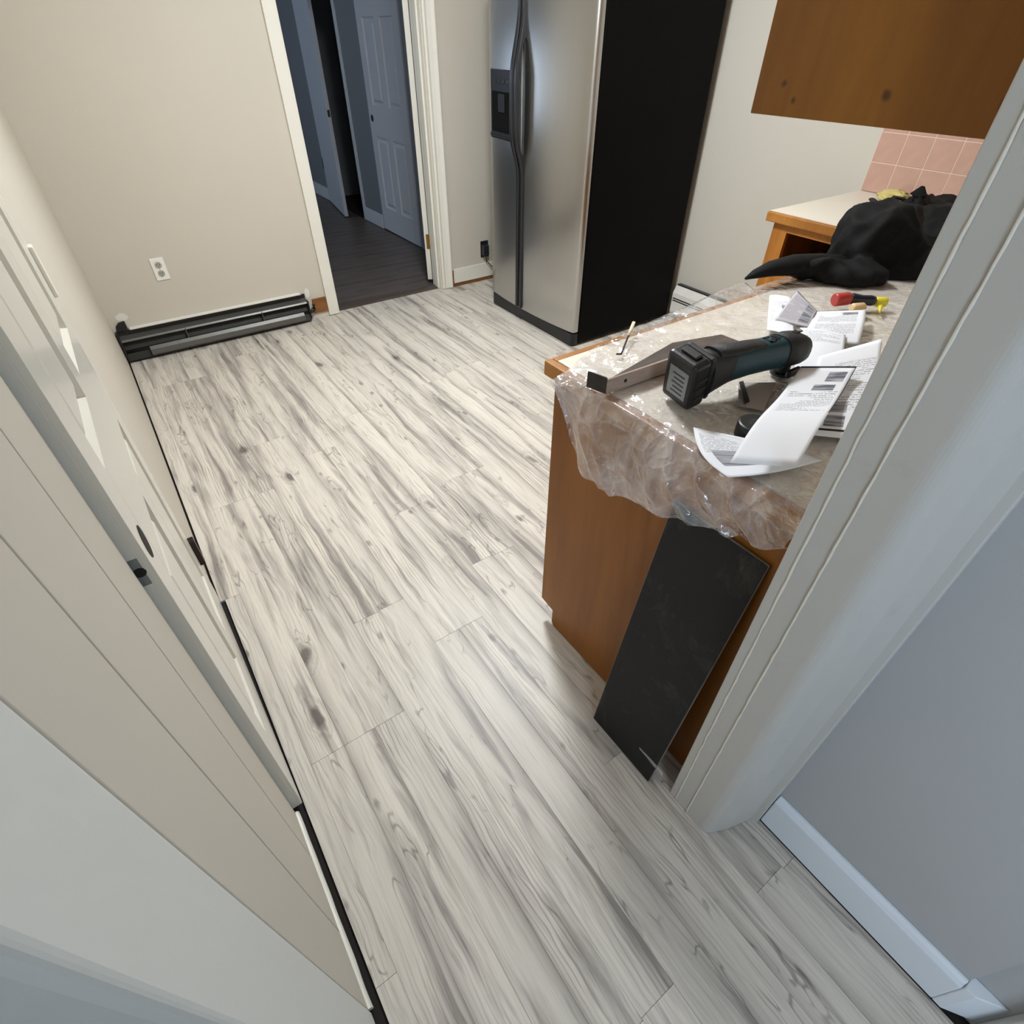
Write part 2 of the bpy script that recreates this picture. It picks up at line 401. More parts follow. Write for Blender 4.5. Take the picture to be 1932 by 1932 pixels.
floor = box('floor', -0.75, 3.35, -2.75, YF+0.13, -0.06, -0.009, MT['subfloor'], kind='structure')
plank_mesh = {}
def plank(x0, x1, y0, y1):
    w_, l_ = round(x1-x0-0.0003, 4), round(y1-y0-0.0006, 4)
    if l_ < 0.02 or w_ < 0.008: return
    key = (w_, l_)
    if key not in plank_mesh:
        bm = bmesh.new(); box_bm(bm, -w_/2, w_/2, -l_/2, l_/2, -0.008, 0)
        bmesh.ops.bevel(bm, geom=[e for e in bm.edges if all(v.co.z > -0.001 for v in e.verts)], offset=0.0004, segments=1, affect='EDGES')
        me = bpy.data.meshes.new('plank'); bm.to_mesh(me); bm.free(); me.materials.append(MT['plank']); plank_mesh[key] = me
    o = bpy.data.objects.new('plank', plank_mesh[key]); COL.objects.link(o); o.parent = floor
    o.location = ((x0+x1)/2, (y0+y1)/2, 0)
PL = 0.842*1.47
known = {0: 1.548, 1: 0.829, 2: 0.829, 3: 0.829, 4: 1.201, 5: 1.205, 6: 0.985, 7: 0.985, 8: 1.62, 9: 1.205, 10: 1.20}
for k in range(0, 36):
    x0 = PX0 + PITCH*(k-1); x1 = x0+PITCH
    if k == 0: x0 = -0.1150
    x1 = min(x1, XR-0.012)
    if x0 >= XR-0.03: break
    ya = -2.5 if x0 < 0.79 else 0.845
    if x0 < 0.79 and x1 > 0.803:
        pass
    yb = YF+0.032
    ph = known.get(k, (random.random()*PL) if k % 2 else None)
    if ph is None: ph = random.random()*PL
    if k > 10 and k % 3 == 0: ph = prev + 0.0
    prev = ph
    j = ph
    while j > ya: j -= PL
    cuts = []
    j += 0
    while j < yb:
        cuts.append((max(j, ya), min(j+PL, yb))); j += PL
    for a, b in cuts:
        if x0 < 0.79 and x1 > 0.803:           # the board under the hall wall line is ripped narrower in the hall
            if b <= YN: plank(x0, 0.803, a, b)
            elif a >= YN: plank(x0, x1, a, b)
            else:
                plank(x0, 0.803, a, YN); plank(x0, x1, YN, b)
        else:
            plank(-0.1305 if k == 0 and a > 1.5 else x0, x1, a, b)

# far wall with the doorway (x 1.172-1.985)
DO0, DO1, DZ = 1.172, 1.985, 2.04
boxes('wall_far', [(XL-0.12, DO0, YF, YF+0.12, 0, ZC), (DO1, XR+0.12, YF, YF+0.12, 0, ZC), (DO0, DO1, YF, YF+0.12, DZ, ZC)], MT['beige'], kind='structure')
# left wall: far stretch, then the doorway of the panel door, then three boards of smooth panelling
DLY0, DLY1 = 0.742, 1.565
wl = boxes('wall_left', [(XL-0.12, XL, DLY1+0.03, YF, 0, ZC), (XL-0.12, XL, DLY0-0.012, DLY1+0.03, 2.05, ZC), (XL-0.12, XL-0.012, 0.285, DLY0-0.012, 0, ZC)], MT['beige'], kind='structure')
for a, b in ((0.286, 0.4365), (0.4395, 0.6035), (0.6065, 0.728)):
    box('panel', XL-0.012, XL, a, b, 0.004, ZC-0.002, MT['beige'], wl, bevel=0.0015)
box('wall_closet', XL-0.9, XL-0.86, 0.5, 1.9, 0, ZC, MT['beige'], kind='structure')
box('wall_right', XR, XR+0.12, YN-0.16, YF, 0, ZC, MT['beige2'], kind='structure')
WR = bpy.data.objects['wall_right']
# near partition: the strip right of the opening, and the lintel
boxes('wall_partition', [(0.70, XR, 0.12, YN, 0, ZC), (XL-0.16, 0.70, 0.12, YN, 2.1, ZC)], MT['beige2'], kind='structure')
box('wall_hall_right', 0.815, 0.9, -0.345, 0.1195, 0, ZC, MT['grey'], kind='structure')
box('wall_hall_recess', 0.829, 0.9, -2.6, -0.345, 0, ZC, MT['grey'], kind='structure')
boxes('wall_hall_left', [(-0.42, -0.30, -0.92, 0.16, 0, ZC), (-0.42, -0.30, -2.6, -2.18, 0, ZC), (-0.42, -0.30, -2.18, -0.92, 0, 0.82), (-0.42, -0.30, -2.18, -0.92, 2.18, ZC)], MT['grey'], kind='structure')
box('wall_hall_end', -0.42, 0.9, -2.75, -2.6, 0, ZC, MT['grey'], kind='structure')
def window(name, axis, pos, a0, a1, z0, z1, sgn):
    """frame with two sashes; axis 'y' = the window lies in a plane y=pos"""
    r = empty(name, (0, 0, 0)); tag(r, kind='structure')
    def bb(nm, p0, p1, q0, q1, d, m):
        if axis == 'y': return box(nm, p0, p1, pos-d, pos+d, q0, q1, m, r)
        return box(nm, pos-d, pos+d, p0, p1, q0, q1, m, r)
    t = 0.045
    bb('window_frame', a0, a0+t, z0, z1, .04, MT['white']); bb('window_frame', a1-t, a1, z0, z1, .04, MT['white'])
    bb('window_frame', a0, a1, z0, z0+t, .04, MT['white']); bb('window_frame', a0, a1, z1-t, z1, .04, MT['white'])
    zm = (z0+z1)/2
    bb('meeting_rail', a0+t, a1-t, zm-.02, zm+.02, .03, MT['white'])
    bb('pane', a0+t, a1-t, z0+t, zm-.02, .003, MT['glass']); bb('pane', a0+t, a1-t, zm+.02, z1-t, .003, MT['glass'])
    return r
window('window_1', 'x', -0.37, -2.18, -0.92, 0.82, 2.18, 1)

ceil = box('ceiling', -0.75, 3.35, -2.75, YF+0.12, ZC, ZC+0.08, MT['ceil'], kind='structure')

# ------------------------------------------------------------------ near opening: painted jambs with rounded casings
def jamb_profile(pts, name, mat, z0=0.002, z1=2.1, bevel=0.004, parent=None):
    o = prism(name, pts, 'z', z0, z1, mat, parent, bevel, 3); o['kind'] = 'structure'; return o
# right jamb: lining toward the kitchen, rounded casing toward the hall
rj = [(0.664, 0.176), (0.664, 0.136)]
for k in range(1, 8):
    q = k/8*math.radians(68); rj.append((0.664+0.030*(1-math.cos(q)), 0.136-0.030*math.sin(q)))
rj += [(0.720, 0.092), (0.760, 0.081), (0.786, 0.074), (0.789, 0.062), (0.792, 0.060), (0.8148, 0.060), (0.8148, 0.1195), (0.6995, 0.1195), (0.6995, 0.176)]
jamb_profile(rj, 'trim_1', MT['jamb'], bevel=0)
jamb_profile([(0.666, 0.1765), (0.6995, 0.1765), (0.6995, 0.2125), (0.666, 0.2125)], 'trim_2', MT['jamb'], bevel=0.003)
jamb_profile([(0.667, 0.213), (0.735, 0.2225), (0.735, 0.233), (0.667, 0.233)], 'trim_3', MT['jamb'], bevel=0.002)
TR1 = bpy.data.objects['trim_1']
for yb_, xb in ((0.1762, 0.6645), (0.2128, 0.6665)):
    pts = [(xb+0.0006*noise.noise((i*0.9, yb_*40, 0)), yb_+0.0012*noise.noise((i*0.55, yb_*90, 3)), 0.004+i*2.09/120) for i in range(121)]
    tube('caulk_bead', pts, [0.0019+0.0009*noise.noise((i*0.8, 7, yb_*50)) for i in range(121)], MT['white'], TR1, 6)
# left jamb
jamb_profile([(-0.137, 0.284), (-0.137, 0.162), (-0.139, 0.155), (-0.146, 0.152), (-0.30, 0.150), (-0.30, 0.284)], 'trim_4', MT['ljamb'], z1=2.1, bevel=0.004)
# hall baseboard on the right, bevelled end return
bb = prism('baseboard_right', [(0.815, 0.014), (0.797, 0.014), (0.797, 0.124), (0.802, 0.134), (0.809, 0.139), (0.815, 0.139)], 'y', -0.345, 0.0585, MT['bbwhite'], bevel=0.002)
bb['kind'] = 'structure'
o = prism('baseboard_return', [(0.8288, -0.3455), (0.797, -0.3455), (0.797, -0.362), (0.8288, -0.408)], 'z', 0.014, 0.139, MT['bbwhite'], bevel=0.002); o['kind'] = 'structure'; o.name = 'baseboard_hall'
o = prism('trim_5', [(0.8285, -0.412), (0.806, -0.412), (0.806, -0.60), (0.8285, -0.60)], 'z', 0.012, 2.1, MT['jamb'], bevel=0.004); o['kind'] = 'structure'
# lumpy painted shoe moulding along the panelling
bm = bmesh.new(); rings = []
for i in range(25):
    y = 0.286 + i*(0.728-0.286)/24
    d = 0.008 + 0.003*noise.noise((y*14, 0, 0)); h = 0.022+0.006*noise.noise((y*9, 4, 0))
    rings.append([bm.verts.new(p) for p in ((XL, y, 0.001), (XL+d, y, 0.001), (XL+d, y, h*0.6), (XL+d*0.6, y, h*0.92), (XL, y, h))])
for a, b in zip(rings, rings[1:]):
    for k in range(4): bm.faces.new((a[k], a[k+1], b[k+1], b[k]))
    bm.faces.new((a[4], a[0], b[0], b[4]))
bm.faces.new(rings[0]); bm.faces.new(rings[-1][::-1])
tag(finish('baseboard_left', bm, MT['white'], smooth=False), kind='structure')

# ------------------------------------------------------------------ six-panel doors
def six_panel_door(name, hinge, ang, width, mat, sgn=1, z0=0.012, h=2.02, t=0.035, bore=None):
    """local: y from the hinge edge (0) along the door to the latch edge (width), x across the thickness"""
    r = empty(name, hinge); r.rotation_euler = (0, 0, ang); tag(r, kind='structure')
    def lb(nm, y0, y1, za, zb, bev, d=t/2, m=mat):
        bm = bmesh.new(); box_bm(bm, -d, d, y0, y1, za, zb)
        me = bpy.data.meshes.new(nm); bm.to_mesh(me); bm.free(); me.materials.append(m)
        o = bpy.data.objects.new(nm, me); COL.objects.link(o); o.parent = r
        if bev:
            b = o.modifiers.new('bevel', 'BEVEL'); b.width = bev; b.segments = 2; b.limit_method = 'ANGLE'
        return o
    st, mu = 0.105, 0.10
    ys = [(st, (width-mu)/2), ((width+mu)/2, width-st)]
    zs = [(z0+0.20, 0.775), (0.995, 1.555), (1.655, 1.905)]
    for y0, y1 in ((0, st), (width-st, width)): lb('stile', y0, y1, z0, z0+h, 0.0015)
    zr = [z0] + [z for p in zs for z in p] + [z0+h]
    for i in range(0, len(zr), 2): lb('rail', st, width-st, zr[i], zr[i+1], 0)
    for za, zb in zs: lb('mullion', ys[0][1], ys[1][0], za, zb, 0)
    for za, zb in zs:
        for y0, y1 in ys:
            bm = bmesh.new()
            loops = []
            for s in (-1, 1):
                for inset, d in ((0.0, t/2-0.0005), (0.004, t/2-0.014), (0.022, t/2-0.014), (0.042, t/2-0.003)):
                    loops.append((s, [bm.verts.new((s*d, yy, zz)) for yy, zz in ((y0+inset, za+inset), (y1-inset, za+inset), (y1-inset, zb-inset), (y0+inset, zb-inset))]))
            for base in (0, 4):
                for i in range(3):
                    A, B = loops[base+i][1], loops[base+i+1][1]
                    for k in range(4): bm.faces.new((A[k], A[(k+1) % 4], B[(k+1) % 4], B[k]))
                bm.faces.new(loops[base+3][1])
            bmesh.ops.recalc_face_normals(bm, faces=bm.faces)
            me = bpy.data.meshes.new('panel'); bm.to_mesh(me); bm.free(); me.materials.append(mat)
            o = bpy.data.objects.new('panel', me); COL.objects.link(o); o.parent = r
    return r, lb

def door_part(r, nm, pts_or_box, m, bevel=0.0):
    bm = bmesh.new(); box_bm(bm, *pts_or_box)
    me = bpy.data.meshes.new(nm); bm.to_mesh(me); bm.free(); me.materials.append(m)
    o = bpy.data.objects.new(nm, me); COL.objects.link(o); o.parent = r
    if bevel:
        b = o.modifiers.new('bevel', 'BEVEL'); b.width = bevel; b.segments = 2; b.limit_method = 'ANGLE'
    return o

def disc_part(r, nm, c, rad, depth, axis, m, n=24):
    bm = bmesh.new()
    bmesh.ops.create_cone(bm, cap_ends=True, segments=n, radius1=rad, radius2=rad, depth=depth)
    rot = {'x': Matrix.Rotation(math.pi/2, 4, 'Y'), 'y': Matrix.Rotation(math.pi/2, 4, 'X'), 'z': Matrix()}[axis]
    bmesh.ops.transform(bm, matrix=Matrix.Translation(c) @ rot, verts=bm.verts)
    me = bpy.data.meshes.new(nm); bm.to_mesh(me); bm.free(); me.materials.append(m)
    o = bpy.data.objects.new(nm, me); COL.objects.link(o); o.parent = r
    return o

# the panel door in the left wall: hinged on its far side, latch edge toward the camera, knob taken off
W1 = DLY1 - DLY0
d1, lb1 = six_panel_door('door_1', (-0.1480, DLY1, 0), math.pi + math.radians(0.94), W1, MT['doorw'], t=0.036)
# local x points to -X in the room, local y to -Y
disc_part(d1, 'knob_hole', (-0.0182, W1-0.062, 0.885), 0.027, 0.0012, 'x', MT['dark'])
door_part(d1, 'latch_plate', (-0.006, 0.012, W1-0.0005, W1+0.0008, 0.855, 0.908), MT['greyl'], 0.0005)
disc_part(d1, 'latch_hole', (0.0, W1+0.001, 0.882), 0.0085, 0.0012, 'y', MT['dark'])
door_part(d1, 'edge_bead', (-0.0085, -0.0072, W1-0.0005, W1+0.0012, 0.02, 2.0), MT['white'])
for zc in (0.222, 1.08, 1.80):
    hg = door_part(d1, 'hinge', (-0.034 if zc < 0.5 else -0.026, -0.0165, -0.022, 0.006, zc-0.052, zc+0.052), MT['bronze'] if zc < 0.5 else MT['white'], 0.003)
# hinge-side casing and jambs of that doorway
box('trim_6', XL-0.11, XL+0.006, DLY1+0.004, DLY1+0.03, 0.003, 2.05, MT['white'], bevel=0.002, kind='structure')
box('trim_7', XL-0.11, XL-0.03, DLY0-0.012, DLY0-0.004, 0.003, 2.05, MT['white'], kind='structure')

# ------------------------------------------------------------------ far doorway: casings, threshold, brass-hinged door, hallway
box('trim_8', 1.098, 1.170, YF-0.018, YF, 0.004, 2.11, MT['white'], bevel=0.003, kind='structure')
tr = prism('trim_9', [(1.993, YF), (1.993, YF-0.012), (2.004, YF-0.018), (2.02, YF-0.012), (2.045, YF-0.016), (2.068, YF-0.024), (2.076, YF-0.020), (2.076, YF)], 'z', 0.004, 2.11, MT['white'], bevel=0.0015); tr['kind'] = 'structure'
boxes('trim_10', [(1.1705, 1.1735, YF-0.002, YF+0.125, 0.004, 2.04), (1.9832, 1.9862, YF-0.002, YF+0.125, 0.004, 2.04), (1.972, 1.9832, YF+0.03, YF+0.075, 0.004, 2.04)], MT['white'], kind='structure')
box('trim_11', 1.098, 2.076, YF-0.018, YF, 2.11, 2.18, MT['white'], bevel=0.003, kind='structure')
th = prism('trim_12', [(YF+0.034, -0.009), (YF+0.034, 0.002), (YF+0.045, 0.010), (YF+0.085, 0.012), (YF+0.115, 0.006), (YF+0.115, -0.009)], 'x', 1.174, 1.9825, MT['strip'], bevel=0.001); th['kind'] = 'structure'
# hallway beyond
HX, HY1 = 2.35, 8.6
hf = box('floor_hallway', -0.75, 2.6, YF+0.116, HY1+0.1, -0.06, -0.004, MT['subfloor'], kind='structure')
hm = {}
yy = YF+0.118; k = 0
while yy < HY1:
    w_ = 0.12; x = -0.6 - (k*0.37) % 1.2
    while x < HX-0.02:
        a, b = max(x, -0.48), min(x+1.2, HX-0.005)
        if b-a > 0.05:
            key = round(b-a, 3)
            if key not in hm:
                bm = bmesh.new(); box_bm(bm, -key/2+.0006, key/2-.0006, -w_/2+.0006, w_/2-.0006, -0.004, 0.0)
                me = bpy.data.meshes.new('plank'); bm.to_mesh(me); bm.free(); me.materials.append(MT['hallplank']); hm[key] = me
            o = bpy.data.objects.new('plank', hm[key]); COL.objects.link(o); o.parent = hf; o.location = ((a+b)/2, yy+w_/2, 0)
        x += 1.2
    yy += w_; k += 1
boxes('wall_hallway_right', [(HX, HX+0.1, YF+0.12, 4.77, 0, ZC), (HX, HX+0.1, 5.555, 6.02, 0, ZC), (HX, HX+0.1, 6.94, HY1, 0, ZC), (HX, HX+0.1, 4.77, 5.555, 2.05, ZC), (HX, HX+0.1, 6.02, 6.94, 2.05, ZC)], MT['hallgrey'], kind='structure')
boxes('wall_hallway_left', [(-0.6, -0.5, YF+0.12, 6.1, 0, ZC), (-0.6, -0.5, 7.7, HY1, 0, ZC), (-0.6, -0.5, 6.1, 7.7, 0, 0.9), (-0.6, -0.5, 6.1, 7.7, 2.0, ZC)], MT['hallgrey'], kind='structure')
window('window_2', 'x', -0.53, 6.1, 7.7, 0.9, 2.0, 1)
box('wall_hallway_end', -0.6, 3.4, HY1, HY1+0.1, 0, ZC, MT['hallgrey'], kind='structure')
boxes('wall_closet_and_blocker', [(3.3, 3.4, 5.4, HY1, 0, ZC), (HX+0.1, 3.4, 5.35, 5.45, 0, ZC), (HX+0.1, 3.3, 7.15, 7.25, 0, ZC)], MT['hallgrey'], kind='structure')  # last slab is a partition added to keep the closet dark
box('floor_closet', 2.6, 3.4, 5.3, HY1, -0.06, -0.004, MT['subfloor'], kind='structure')
box('ceiling_hallway', -0.6, 3.4, YF+0.12, HY1+0.1, ZC, ZC+0.08, MT['ceil'], kind='structure')
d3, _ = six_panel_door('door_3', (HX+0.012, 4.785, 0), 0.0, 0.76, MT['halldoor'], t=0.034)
disc_part(d3, 'knob_hole', (-0.0175, 0.70, 0.90), 0.026, 0.0012, 'x', MT['dark'])
box('trim_13', HX-0.012, HX, 6.02-0.055, 6.018, 0.003, 2.08, MT['halldoor'], bevel=0.002, kind='structure')
box('trim_14', HX-0.012, HX, 6.945, 7.0, 0.003, 2.08, MT['halldoor'], bevel=0.002, kind='structure')
for i, (a, b) in enumerate(((5.56, 5.96), (7.002, 8.55))):
    o = box('baseboard_hallway', HX-0.012, HX, a, b, 0.003, 0.125, MT['halldoor'], bevel=0.003, kind='structure')
# flat slab door standing ajar further down
d4 = empty('door_4', (HX-0.015, 6.93, 0)); d4.rotation_euler = (0, 0, math.radians(180-9.6)); tag(d4, kind='structure')
door_part(d4, 'slab', (-0.017, 0.017, 0, 0.78, 0.015, 2.03), MT['halldoor'], 0.001)
door_part(d4, 'latch_plate', (-0.011, 0.011, 0.7795, 0.7815, 0.86, 0.915), MT['gunmetal'])
door_part(d4, 'hinge', (0.017, 0.022, -0.004, 0.012, 0.33, 0.43), MT['bronze'])
# kitchen door swung right back into the hallway: only its hinge edge shows
d2, _ = six_panel_door('door_2', (1.972, YF+0.150, 0), -math.atan2(0.452, 0.892), 0.77, MT['doorw'], t=0.034, z0=0.035)
door_part(d2, 'hinge', (-0.004, 0.026, -0.003, 0.0, 0.255, 0.355), MT['brass'], 0.001)
h2 = disc_part(d2, 'hinge_knuckle', (0.026, -0.004, 0.305), 0.006, 0.1, 'z', MT['brass'], 12)

# ------------------------------------------------------------------ far wall fittings
ou = empty('wall_outlet', (0.211, YF, 0.459)); tag(ou, 'white duplex wall outlet above the stripped baseboard heater', 'outlet')
box('cover_plate', 0.176, 0.246, YF-0.006, YF, 0.400, 0.518, MT['ivory'], ou, bevel=0.003)
for zc in (0.481, 0.437):
    bm = bmesh.new(); bmesh.ops.create_cone(bm, cap_ends=True, segments=24, radius1=0.017, radius2=0.017, depth=0.004)
    bmesh.ops.transform(bm, matrix=Matrix.Translation((0.211, YF-0.0065, zc)) @ Matrix.Rotation(math.pi/2, 4, 'X'), verts=bm.verts)
    s = finish('socket', bm, MT['socket'], ou)
    for dx in (-0.0065, 0.0065):
        box('slot', 0.211+dx-0.0013, 0.211+dx+0.0013, YF-0.0092, YF-0.0084, zc-0.001, zc+0.008, MT['dark'], s)
    box('slot', 0.209, 0.213, YF-0.0092, YF-0.0084, zc-0.010, zc-0.006, MT['dark'], s)
box('screw', 0.209, 0.213, YF-0.0075, YF-0.0055, 0.457, 0.461, MT['greyl'], ou)

# open baseboard heater, front cover gone
hx0, hx1 = XL+0.012, 0.965
ht = empty('baseboard_heater', (0.42, YF, 0)); tag(ht, 'dark stripped baseboard heater without its cover along the beige wall', 'heater')
box('back_plate', hx0, hx1, YF-0.004, YF, 0.012, 0.172, MT['heater'], ht)
prism('top_lip', [(YF-0.001, 0.170), (YF-0.030, 0.178), (YF-0.032, 0.182), (YF-0.001, 0.186)], 'x', hx0+0.07, hx1-0.03, MT['whitem'], ht)
prism('hood', [(YF-0.004, 0.146), (YF-0.040, 0.132), (YF-0.046, 0.124), (YF-0.044, 0.120), (YF-0.036, 0.128), (YF-0.004, 0.141)], 'x', hx0, hx1, MT['heaterl'], ht)
prism('back_tray', [(YF-0.004, 0.020), (YF-0.052, 0.012), (YF-0.054, 0.016), (YF-0.006, 0.120), (YF-0.004, 0.120)], 'x', hx0+0.004, hx1-0.004, MT['heater'], ht)
prism('damper', [(YF-0.052, 0.074), (YF-0.066, 0.058), (YF-0.072, 0.032), (YF-0.064, 0.022), (YF-0.060, 0.026), (YF-0.066, 0.036), (YF-0.060, 0.056), (YF-0.048, 0.070)], 'x', hx0+0.125, hx1-0.045, MT['heaterl'], ht)
cyl('pipe', (hx0, YF-0.03, 0.06), (hx1+0.012, YF-0.03, 0.06), 0.011, MT['heater'], ht, 12)
for i in range(2):
    xx = hx0+0.34+i*0.45
    box('hanger', xx, xx+0.004, YF-0.048, YF-0.005, 0.028, 0.130, MT['heaterl'], ht)
box('end_bracket', hx0-0.006, hx0+0.004, YF-0.06, YF, 0.010, 0.175, MT['heater'], ht, bevel=0.003)
prism('end_tab', [(hx0+0.004, 0.172), (hx0+0.062, 0.172), (hx0+0.062, 0.226), (hx0+0.03, 0.222), (hx0+0.012, 0.205)], 'y', YF-0.012, YF-0.002, MT['heater'], ht, 0.002)
tube('pipe_elbow', [(hx1-0.01, YF-0.03, 0.06), (hx1+0.02, YF-0.03, 0.062), (hx1+0.034, YF-0.03, 0.075), (hx1+0.036, YF-0.03, 0.10)], 0.013, MT['heater'], ht)
box('end_plate', hx1-0.006, hx1+0.002, YF-0.055, YF, 0.020, 0.140, MT['heater'], ht, bevel=0.002)
# bare lath where the baseboard was pulled, and paint-free marks
box('trim_15', 1.0035, 1.0965, YF-0.012, YF, 0.035, 0.128, MT['rawwood'], bevel=0.002, kind='structure')
WFO = bpy.data.objects['wall_far']
for nm, cx, cz, rx, rz in (('bare_patch', -0.066, 0.245, 0.03, 0.022), ('bare_patch', 0.985, 0.172, 0.016, 0.032)):
    bm = bmesh.new(); pts = []
    for i in range(18):
        a = i*2*math.pi/18; q = 1+0.22*noise.noise((math.cos(a)*2, math.sin(a)*2, cx*9))
        pts.append(bm.verts.new((cx+rx*q*math.cos(a), YF-0.0008, cz+rz*q*math.sin(a))))
    bm.faces.new(pts); finish(nm, bm, MT['whitem'], WFO)
# baseboard right of the doorway with a raw gap below, dark plug beside the refrigerator
box('baseboard_far', 2.094, 3.04, YF-0.013, YF, 0.026, 0.128, MT['white'], bevel=0.003, kind='structure')
box('trim_16', 2.0765, 3.04, YF-0.006, YF, 0.001, 0.0255, MT['rawwood'], kind='structure')
box('trim_17', 2.0772, 2.0930, YF-0.008, YF, 0.026, 0.118, MT['rawwood'], kind='structure')
pg = empty('power_plug', (2.372, YF, 0.23)); tag(pg, 'dark grey power plug in the wall beside the refrigerator', 'plug')
box('plug_body', 2.348, 2.396, YF-0.042, YF-0.005, 0.185, 0.262, MT['blackgloss'], pg, bevel=0.006)
box('cover_plate', 2.342, 2.41, YF-0.005, YF, 0.17, 0.285, MT['gunmetal'], pg, bevel=0.002)
tube('cord', [(2.372, YF-0.03, 0.186), (2.374, YF-0.032, 0.15), (2.42, YF-0.035, 0.10), (2.62, YF-0.05, 0.06), (2.9, YF-0.1, 0.03)], 0.004, MT['blackp'], pg, 8)

# ------------------------------------------------------------------ refrigerator
FY0, FY1, FX0, FX1, FZ = 2.415, 3.315, 2.195, 2.985, 1.78
fr = empty('refrigerator', ((FX0+FX1)/2, (FY0+FY1)/2, 0)); tag(fr, 'side-by-side refrigerator with stainless doors and black sides', 'refrigerator')
box('body', FX0, FX1, FY0, FY1, 0.022, FZ-0.02, MT['blacksteel'], fr, bevel=0.006)
prism('base_grille', [(2.150, FY0+0.02), (2.150, FY1-0.02), (2.165, FY1-0.005), (FX0, FY1-0.004), (FX0, FY0+0.004), (2.165, FY0+0.005)], 'z', 0.008, 0.082, MT['blackp'], fr, 0.003)
for yy in (FY0+0.06, FY1-0.06):
    cyl('leveling_foot', (FX1-0.06, yy, 0.0), (FX1-0.06, yy, 0.023), 0.018, MT['blackp'], fr, 12)
SPLIT = 2.945
def fridge_door(name, y0, y1, inner):
    """gently bowed stainless door with rounded outer edges"""
    n = 14; pts = []
    for i in range(n+1):
        y = y0 + (y1-y0)*i/n
        u = (y-FY0)/(FY1-FY0)*2-1
        x = 2.150 - 0.030*(1-u*u)
        e = min(y-y0, y1-y)/0.012
        pts.append((x, y))
    # round the outer corners
    c = []
    for k in range(5):
        a = k/4*math.pi/2
        c.append((pts[0][0]+0.018*(1-math.sin(a)), y0+0.018*(1-math.cos(a))))
    c2 = []
    for k in range(5):
        a = k/4*math.pi/2
        c2.append((pts[-1][0]+0.018*(1-math.cos(a)), y1-0.018*(1-math.sin(a))))
    mid = [p for p in pts if y0+0.019 < p[1] < y1-0.019]
    out = c + mid + c2 + [(FX0-0.006, y1), (FX0-0.006, y0)]
    return prism(name, out, 'z', 0.090, FZ, MT['steel'], fr, 0.003, 2, smooth=False)
dR = fridge_door('door', FY0+0.001, SPLIT-0.006, 1)
dL = fridge_door('door', SPLIT+0.006, FY1-0.001, -1)
for d in (dR, dL):
    for p in d.data.polygons: p.use_smooth = abs(p.normal.z) < 0.5
    d.modifiers['bevel'].harden_normals = False
box('gasket', 2.152, FX0, SPLIT-0.0055, SPLIT+0.0055, 0.092, FZ-0.002, MT['dark'], fr)
def fx(y):
    u = (y-FY0)/(FY1-FY0)*2-1; return 2.150-0.030*(1-u*u)
# handles: dark strips along the split that bow outward as grips
def handle(y, par):
    prof = []
    for i in range(65):
        z = 0.095 + (FZ-0.01-0.095)*i/64
        d = 0.0
        if 0.84 < z < 1.58:
            q = (z-0.84)/0.74
            d = 0.048*min(1, (math.sin(min(q/0.30, 1)*math.pi/2)**2))*min(1, math.sin(min((1-q)/0.42, 1)*math.pi/2)**2)
        prof.append((z, d))
    bm = bmesh.new(); rings = []
    hw = 0.0115
    for z, d in prof:
        xo = fx(y)-0.012-d; xi = fx(y)+0.006-d*0.9 if d > 0.02 else fx(y)+0.006
        w2 = hw + 0.004*(d/0.048)
        rings.append([bm.verts.new(p) for p in ((xi, y-w2, z), (xo+0.004, y-w2, z), (xo, y-w2*0.5, z), (xo, y+w2*0.5, z), (xo+0.004, y+w2, z), (xi, y+w2, z))])
    for a, b in zip(rings, rings[1:]):
        for k in range(6):
            f = bm.faces.new((a[k], a[(k+1) % 6], b[(k+1) % 6], b[k]))
    bm.faces.new(rings[0]); bm.faces.new(rings[-1][::-1])
    return finish('handle', bm, MT['gunmetal'], par, bevel=0.002)
handle(SPLIT-0.020, dR); handle(SPLIT+0.020, dL)
# water and ice dispenser in the freezer door
def dslab(nm, y0, y1, z0, z1, out, depth, m, par, b=0.002):
    return prism(nm, [(fx(y0)-out, y0), (fx(y1)-out, y1), (fx(y1)-out+depth, y1), (fx(y0)-out+depth, y0)], 'z', z0, z1, m, par, b)
dp = dslab('dispenser', 3.012, 3.272, 1.000, 1.318, 0.006, 0.02, MT['blackgloss'], dL, 0.003)
dslab('recess_shade_plate', 3.030, 3.256, 1.036, 1.222, 0.0068, 0.004, MT['cavity'], dp)  # flat black plate, coloured for the shade inside the recess
dslab('tray_lip', 3.022, 3.264, 1.010, 1.032, 0.016, 0.012, MT['gunmetal'], dp, 0.003)
dslab('paddle', 3.110, 3.180, 1.130, 1.212, 0.0095, 0.004, MT['blackgloss'], dp, 0.0015)
for i in range(4):
    dslab('button', 3.060+i*0.048, 3.090+i*0.048, 1.258, 1.274, 0.0072, 0.003, MT['gunmetal'], dp, 0.0008)

# white baseboard heater on the right wall between refrigerator and counter
wh = empty('wall_heater', (XR, 2.0, 0)); tag(wh, 'white enamelled baseboard heater on the wall right of the refrigerator', 'heater')
prism('cover', [(XR, 0.03), (XR-0.045, 0.03), (XR-0.055, 0.05), (XR-0.055, 0.175), (XR-0.032, 0.218), (XR, 0.218)], 'y', 1.47, 2.405, MT['whitem'], wh, 0.003)
box('top_shadow_strip', XR-0.03, XR-0.001, 1.48, 2.40, 0.2185, 0.226, MT['gunmetal'], wh)  # dark strip in place of the shadow gap above the cover
for z in (0.128, 0.142):
    box('louver', XR-0.0575, XR-0.054, 1.50, 2.395, z-0.003, z+0.003, MT['blackp'], wh)

